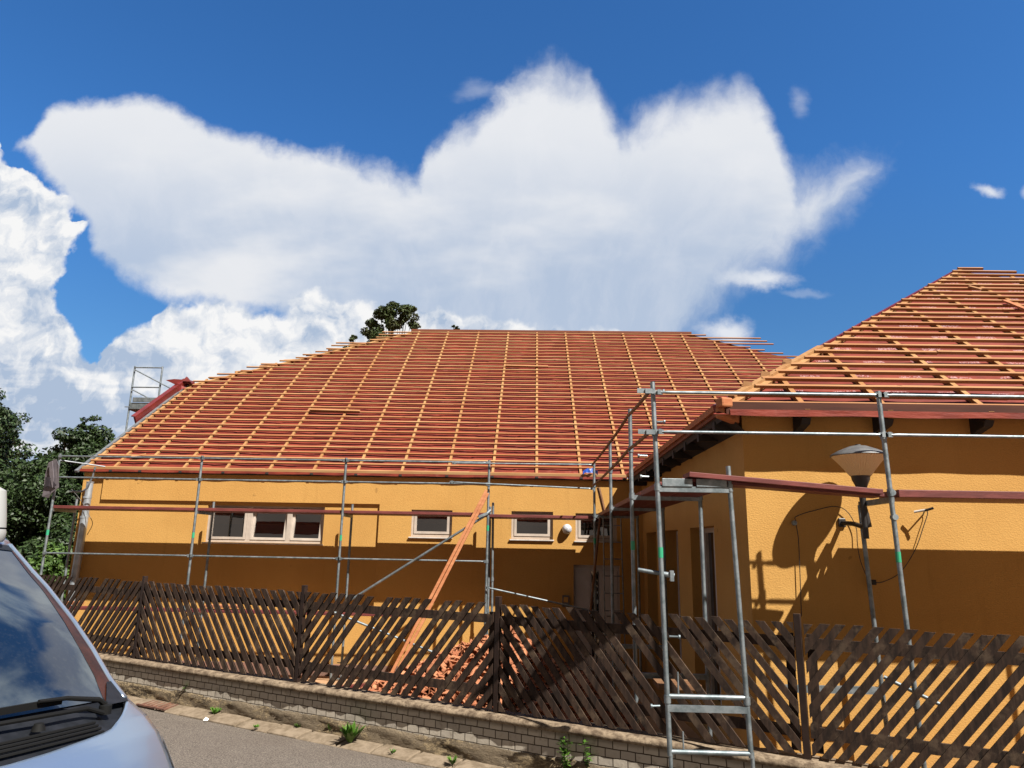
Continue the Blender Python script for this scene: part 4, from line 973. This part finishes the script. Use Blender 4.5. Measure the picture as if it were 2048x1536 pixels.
# ---------------------------------------------------------------- street details
dg = empty('drain_grate', (0, 0, 0), 'rusty red slotted drain grate at the kerb beside the van', 'drain')
P = at(298, 1413, Z=-2.27*FK); s0, o0 = fs_(P)
b = MB()
for k_ in range(7): b.bar(fp(s0-.25+k_*.085, .12, -2.262), fp(s0-.20+k_*.085, .40, -2.275), .035, .02)
for o_ in (.12, .40): b.bar(fp(s0-.28, o_, -2.262-.01*(o_ > .3)), fp(s0+.34, o_, -2.262-.01*(o_ > .3)), .03, .02)
b.build('grate', 'grate', dg)
P = at(410, 1441, Z=-2.30*FK); b = MB(); vs = [P+Vector(q) for q in ((-.03, 0, 0), (.035, .0, .0), (.04, .03, .015), (0, .02, .04), (-.02, .03, .01))]
b.add(vs, [(0, 1, 3), (1, 2, 3), (0, 3, 4)]); tag(b.build('paper_scrap', 'paper'), 'tiny white crumpled paper scrap lying at the kerb', 'litter')
def weed(px, py, h, n, sprd, lab, zb=-2.265):
    P = at(px, py, Z=zb*FK); b = MB()
    for k_ in range(n):
        a = pr.uniform(0, 6.283); r0 = pr.uniform(0, .03)*sprd; d = Vector((math.cos(a), math.sin(a), 0)); L = h*pr.uniform(.45, 1.05); ln = pr.uniform(.25, 1.0)*sprd
        sd = Vector((-d.y, d.x, 0))*pr.uniform(.006, .012)*(h/.12+.5); p0 = P+d*r0; vs = []
        for q in range(5):
            t_ = q/4; c_ = p0+d*ln*L*t_*1.0+Vector((0, 0, L*(t_-.45*ln*t_*t_))); wd = math.sin(math.pi*min(1, .12+t_*.88)); vs += [c_-sd*wd, c_+sd*wd]
        b.add(vs, [(2*i, 2*i+1, 2*i+3, 2*i+2) for i in range(4)])
    return tag(b.build('weed', 'weed'), lab, 'weed', 'weeds along the foot of the wall')
def weedtall(px, py, h, n, lab):
    P = at(px, py, Z=-2.265*FK); b = MB()
    for st in range(3):
        d0 = Vector((pr.uniform(-.3, .3), pr.uniform(-.3, .3), 1)).normalized(); base_ = P+Vector((pr.uniform(-.05, .05), 0, 0)); b.tube([base_, base_+d0*h], .004, 5, .002)
        for k_ in range(n):
            t_ = pr.uniform(.1, 1); c_ = base_+d0*h*t_; a = pr.uniform(0, 6.28); d = Vector((math.cos(a), math.sin(a), pr.uniform(-.2, .6))).normalized(); sd = d.cross(Vector((0, 0, 1))).normalized()*.016; L = pr.uniform(.04, .09)
            b.add([c_, c_+d*L*.5-sd, c_+d*L, c_+d*L*.5+sd], [(0, 1, 2, 3)])
    return tag(b.build('weed', 'weed'), lab, 'weed', 'weeds along the foot of the wall')
weedtall(374, 1409, .30, 44, 'tall leafy weed climbing the plaster nearest to the van')
weed(482, 1425, .15, 44, .9, 'low flat weed at the wall foot, first one right of the tall leafy weed')
weed(522, 1437, .13, 36, .8, 'small weed at the wall foot, second right of the tall leafy weed')
weed(700, 1484, .27, 90, .85, 'big bushy grass tuft growing from the kerb below the third fence panel')
weed(662, 1466, .15, 34, .8, 'small weed just left of the big grass tuft')
weed(776, 1487, .16, 30, .4, 'thin pale weed right of the big grass tuft')
weed(598, 1456, .09, 30, .9, 'small weed on the plaster foot between the flat weeds and the big grass tuft')
weed(905, 1527, .10, 34, .9, 'low weed in the kerb at the bottom picture edge right of the tuft')
weed(430, 1428, .12, 40, .9, 'low weed just right of the tall leafy weed')
weed(786, 1505, .05, 22, .9, 'tiny weed in the kerb joint right of the big grass tuft')
weed(512, 1455, .05, 26, 1.0, 'tiny flat weed in the kerb joint below the small weeds')
weedtall(1140, 1562, .42, 44, 'leafy weed at the bottom picture edge, left one of the pair')
weedtall(1188, 1565, .44, 50, 'leafy weed at the bottom picture edge, right one of the pair')

# ---------------------------------------------------------------- trees
def leaves(centers, radii, n, size, seed, flat=.75):
    """many small leaf faces spread in clumps through the crown's volume"""
    g_ = np.random.default_rng(seed); centers = np.array(centers); radii = np.array(radii)
    pw = radii**2; ids = g_.choice(len(centers), n, p=pw/pw.sum())
    d = g_.normal(size=(n, 3)); d /= np.linalg.norm(d, axis=1)[:, None]
    r0 = radii[ids][:, None]*(1-np.abs(g_.normal(0, .22, size=(n, 1)))); P = centers[ids]+d*r0*np.array([1, 1, flat])
    nrm = d*.6+g_.normal(0, .5, size=(n, 3))+np.array([0, 0, .5]); nrm /= np.linalg.norm(nrm, axis=1)[:, None]
    a = np.cross(nrm, g_.normal(size=(n, 3))); a /= np.linalg.norm(a, axis=1)[:, None]; c_ = np.cross(nrm, a)
    s_ = size*g_.uniform(.55, 1.25, size=(n, 1)); v = np.stack([P-a*s_, P-c_*s_*.45, P+a*s_*.9-np.array([0, 0, .2])*s_, P+c_*s_*.45], 1).reshape(-1, 3)
    return v
def tree(name, base_, clumps, n, size, lab, cat, m='leaf', group=None, seed=1, trunk=.22, flat=.75, cl=(.22, .42)):
    t_ = empty(name, base_, lab, cat, group); B = Vector(base_)
    rr = random.Random(seed); C = []; Rr = []
    for c_, r_0, k_ in clumps:
        for _ in range(k_):
            d = Vector((rr.gauss(0, 1), rr.gauss(0, 1), rr.gauss(0, 1))).normalized()*r_0*rr.uniform(.3, 1); q = Vector(c_)+Vector((d.x, d.y, d.z*.85)); C.append(tuple(q)); Rr.append(r_0*rr.uniform(*cl))
    v = leaves(C, Rr, n, size, seed, flat); me = bpy.data.meshes.new('crown'); nf = len(v)//4
    me.vertices.add(len(v)); me.vertices.foreach_set('co', (v-np.array(base_)).ravel()); me.loops.add(len(v)); me.loops.foreach_set('vertex_index', np.arange(len(v)))
    me.polygons.add(nf); me.polygons.foreach_set('loop_start', np.arange(nf)*4); me.polygons.foreach_set('loop_total', np.full(nf, 4)); me.materials.append(M[m]); me.update(calc_edges=True)
    o = bpy.data.objects.new('crown', me); COL.objects.link(o); o.parent = t_
    if trunk:
        b = MB(); top = Vector(clumps[0][0]); mid = B.lerp(top, .5)+Vector((.1, 0, 0)); b.tube([B, mid, top], trunk, 10, trunk*.3)
        for c_ in C[::max(1, len(C)//22)]:
            p0 = mid.lerp(top, rr.uniform(-.3, .8)); b.tube([p0, p0.lerp(Vector(c_), .5)+Vector((0, 0, -.1)), Vector(c_)], trunk*.28, 6, trunk*.06)
        b.build('trunk', 'bark', t_, True)
    return t_
G3 = 'trees left of the house'
tree('chestnut_tree', (-21.5, 26, GZ), [((-21.3, 26, 3.9), 1.8, 44), ((-21.2, 25.6, 1.6), 2.4, 60), ((-20.6, 25.2, -.4), 2.6, 60), ((-21.0, 26, 5.4), .9, 16), ((-19.3, 25.6, 1.2), 1.3, 24), ((-20.2, 26, 4.3), .8, 14)], 110000, .082, 'tall dark chestnut tree at the far left picture edge', 'tree', seed=2, group=G3)
tree('chestnut_tree', (-17.2, 26.5, GZ), [((-17.15, 26.5, 3.6), .95, 26), ((-17.3, 26.3, 2.2), 1.5, 34), ((-17.4, 25.9, .4), 2.0, 50), ((-18.0, 26.0, 2.4), .8, 14), ((-16.95, 26.5, 4.25), .45, 9)], 70000, .082, 'dark tree with twin rounded tops between the edge tree and the roof corner', 'tree', seed=5, group=G3)
tree('chestnut_tree', (-15.6, 26.5, GZ), [((-15.9, 26.6, 3.2), .9, 22), ((-15.3, 26.4, 2.0), 1.4, 34), ((-15.4, 26.1, .2), 1.9, 50), ((-14.4, 26.2, 1.0), 1.2, 24)], 60000, .082, 'dark green tree right against the left verge of the roof', 'tree', seed=8, group=G3)
tree('bush', (-12.6, 19.2, GZ), [((-12.7, 19.2, -.9), .9, 24), ((-11.7, 19.0, -1.4), .8, 22), ((-13.7, 19.3, -1.2), 1.0, 26)], 16000, .085, 'bright green leafy bush in the gap left of the house corner', 'bush', 'leafb', seed=11, trunk=.06)
tree('bush', (-16.5, 22.5, GZ), [((-16.5, 22.5, -1.0), 1.3, 30), ((-14.6, 22.3, -.7), 1.2, 30), ((-18.4, 22.6, -1.0), 1.4, 30)], 20000, .10, 'dark green hedge-like bush below the chestnut trees at left', 'bush', 'leaf', seed=13, trunk=.06)
def tpt(x, y): q = at(x, y, Y=40); return (q.x, q.y, q.z)
tree('broadleaf_tree', (-8.3, 40, GZ), [(tpt(785, 645), .5, 10), (tpt(775, 626), .62, 14), (tpt(812, 628), .6, 10), (tpt(829, 648), .45, 7), (tpt(748, 650), .5, 10), (tpt(742, 668), .45, 8), (tpt(785, 612), .4, 7), (tpt(762, 690), 1.0, 14)], 12000, .105, 'dark tree top showing over the left end of the ridge', 'tree', 'leafr', seed=17, trunk=.2, cl=(.3, .75))
tree('broadleaf_tree', (-11, 41, GZ), [(tpt(707, 676), .3, 8), (tpt(703, 700), .6, 8)], 1800, .10, 'tiny tree tip left of the ridge tree', 'tree', 'leafr', seed=19, trunk=.12)
tree('broadleaf_tree', (-4, 41, GZ), [(tpt(911, 657), .22, 7), (tpt(911, 672), .3, 6)], 500, .12, 'tiny tree tip just over the ridge right of the ridge tree', 'tree', 'leafr', seed=21, trunk=.1)
tree('broadleaf_tree', (-28, 48, GZ), [((-28, 48, 1), 4, 60), ((-35, 48, 2), 5, 60)], 18000, .3, 'far dark tree seen in the gaps between the left chestnuts', 'tree', 'leaf', seed=23, trunk=.3)

# ---------------------------------------------------------------- van (front right corner of the picture's left edge)
vn = empty('van', (-3.4, 2.8, -1.87), 'silver-blue van with raked windscreen and black wipers at the left picture edge', 'van')
HD = Vector((.884, -.468, 0)); LT = Vector((.468, .884, 0)); VC = Vector((-1.617, 3.015, 0))
ZA = [-4.4, -3.9, -1.6, -1.13, -.82, -.68, -.43, -.26, -.11, 0, .14, .22, .28, .33, .42, .5, .58, .62]
ZZ = [.03, .10, .085, .003, -.149, -.213, -.345, -.449, -.554, -.612, -.662, -.708, -.767, -.823, -.93, -1.05, -1.22, -1.45]
def S(a, t_, dz=0, dn=0):
    bl = .25*np.interp(a, [-3, -1.2, 10], [0, 1, 1])
    u = a+bl*(1-t_*t_); v = .9*(t_-1)
    return VC+HD*u+LT*v+Vector((0, 0, float(np.interp(a, ZA, ZZ))+.05*(1-t_*t_)+dz))
def patch(name, m, fa0, fa1, ft0, ft1, na, nt, dz=0, parent=vn, smooth=True, thick=0, fdz=None):
    b = MB()
    def f(i, j):
        # i along a, j along t (t limits may depend on a)
        tm = j; t0, t1 = ft0, ft1
        tt = t0+(t1-t0)*tm if not callable(t1) else None
        if callable(t1):
            a = fa0+(fa1-fa0)*i; T0 = t0(a) if callable(t0) else t0; tt = T0+(t1(a)-T0)*tm
        else:
            A0 = fa0(tt) if callable(fa0) else fa0; A1 = fa1(tt) if callable(fa1) else fa1; a = A0+(A1-A0)*i
        return tuple(S(a, tt, dz+(fdz(i, j) if fdz else 0)))
    b.grid(f, na, nt); o = b.build(name, m, parent, smooth)
    if thick:
        so_ = o.modifiers.new('solid', 'SOLIDIFY'); so_.thickness = thick; so_.offset = -1
    return o
tg = lambda a: float(np.interp(a, [-1.03, -.78, -.62, -.25, -.13, -.02], [.965, .945, .94, .905, .9, .86]))
tf = lambda a: .978
acw = lambda t_: float(np.interp(abs(t_), [0, .3, .44, .575, .7, .75, .81, .87, .925, .985, 1], [.203, .2, .193, .181, .17, .161, .134, .1, .062, .014, .004]))
body = patch('roof', 'paint', -4.4, -1.05, -1., 1., 60, 30, thick=.02)
patch('windscreen', 'wscreen', -1.03, -.015, lambda a: -tg(a), tg, 40, 40, -.006)
for sg in (1, -1):
    patch('screen_edge_trim', 'frit', -1.04, -.0, (lambda a, s=sg: s*tg(a)), (lambda a, s=sg: s*tf(a)), 40, 4, -.004)
    patch('cowl_corner', 'plastic', -.095, .03, (lambda a, s=sg: s*float(np.interp(a, [-.1, .0, .05], [.95, .86, .8]))), (lambda a, s=sg: s*.985), 14, 6, .002)
    patch('pillar', 'paint', -1.06, .006, (lambda a, s=sg: s*.976), (lambda a, s=sg: s*1.0), 40, 4, .004, thick=.015)
patch('screen_header', 'plastic', -1.055, -1.0, -.97, .97, 2, 30, -.002)
cw = patch('cowl', 'plastic', -.025, lambda t_: acw(t_)+.012, -1., 1., 14, 80, -.012, fdz=lambda i, j: -.018*math.sin(math.pi*min(1, i*1.0))**.5)
b = MB()
for a in (.088, .107, .126, .145):
    for sg in (1, -1):
        P = [S(a+.012*(1-abs(q)), sg*q, -.014) for q in np.linspace(.1, .72, 20)]; b.tube(P, .0055, 6)
b.build('cowl_ridge', 'rubber', cw, True)
bon = patch('bonnet', 'paint', acw, .62, -1., 1., 40, 80, .0, thick=.015)
b = MB(); P = [S(acw(t_), t_, -.008) for t_ in np.linspace(-.99, .99, 120)]; b.tube(P, .007, 6); b.build('bonnet_seal', 'rubber', bon, True)
# sides and nose
def sidept(a, q, sg, pr_=0):
    e = S(a, sg); zt = e.z; zb = -1.62
    out = .045*math.sin(math.pi*min(1, q*1.05))**.6*(1 if a > -.1 else .9)+.06*q*(1 if a < 0 else max(0, 1-a*1.2))
    return tuple(Vector((e.x, e.y, zt+(zb-zt)*q**1.15))+LT*sg*(out+pr_))
def side(sg):
    b = MB(); AA = [-4.4, -3.9, -3, -2, -1.6, -1.3, -1.13, -1, -.82, -.68, -.55, -.43, -.26, -.11, 0, .07, .14, .22, .28, .33, .38, .42, .5, .58, .62]
    b.grid(lambda i, j: sidept(AA[round(i*(len(AA)-1))], j, sg), len(AA)-1, 14); return b.build('side_panel', 'paint', vn, True)
for sg in (1, -1): side(sg)
b = MB(); b.grid(lambda i, j: tuple(S(.62, -1+2*i)+Vector((0, 0, -.17*j))+HD*.05*math.sin(math.pi*j)), 30, 6); b.build('bumper', 'plastic', vn, True)
b = MB(); b.grid(lambda i, j: tuple(S(-4.4, -1+2*i)*(1-j)+Vector((S(-4.4, -1+2*i).x, S(-4.4, -1+2*i).y, -1.6))*j), 10, 4); b.build('tailgate', 'paint', vn, True)
for sg in (1, -1):
    b = MB()
    b.grid(lambda i, j: sidept(.22+.26*i, .01+(.06+.34*i)*j, sg, .004), 12, 8); b.build('headlight', 'lens', vn, True)
    b = MB(); b.grid(lambda i, j: tuple(S(-2.9+1.75*i, sg)+LT*sg*(.052)+Vector((0, 0, -.12-.36*j))), 8, 4); b.build('side_window', 'glass', vn, True)
    for a in (-.12, -3.3):
        c_ = S(a, sg); c_ = Vector((c_.x, c_.y, -1.64))+LT*sg*(-.06)
        b = MB(); b.lathe(c_, [(0, -.1), (.25, -.1), (.31, -.08), (.31, .08), (.25, .1), (.0, .1)], 32, LT); wh = b.build('wheel', 'rubber', vn, True)
        b = MB(); b.lathe(c_, [(.2, .101*sg), (.16, .106*sg), (0, .11*sg)], 24, LT); b.build('rim', 'steel', wh, True)
# wipers
b = MB(); b.tube([S(.055, .80, .02), S(.045, .77, .035), S(.02, .62, .045), S(.012, .50, .045)], .011, 8, .006); wp = b.build('wiper_arm', 'rubber', vn, True)
b = MB(); b.bar(S(.000, .61, .028), S(.006, .30, .03), .012, .022); b.bar(S(.006, .30, .03), S(.012, -.05, .03), .012, .022); b.build('wiper_blade', 'rubber', wp)
b = MB(); b.tube([S(.07, .78, .0), S(.055, .70, .018), S(.055, .5, .02), S(.05, .2, .02)], .009, 8, .007); b.build('wiper_arm', 'rubber', vn, True)
b = MB(); b.lathe(S(.06, .80, -.01), [(.022, 0), (.022, .03), (.0, .036)], 14); b.build('wiper_hub', 'rubber', vn, True)
b = MB(); c_ = S(.075, .47, -.01); b.tube([c_, c_+Vector((0, 0, .022))], .022, 10, .014); b.build('washer_nozzle', 'rubber', vn, True)
c_ = at(-22, 1084, Y=3.35); b = MB(); b.lathe(c_, [(.0, 0), (.052, 0), (.060, .015), (.062, .045), (.058, .06)], 24); b.lathe(c_, [(.058, .068), (.052, .12), (.043, .18), (.034, .24), (0, .26)], 24); b.build('roof_beacon', 'beacon', vn, True)
b = MB(); b.lathe(c_, [(.056, .058), (.056, .069)], 24); b.build('beacon_band', 'plastic', vn, True)
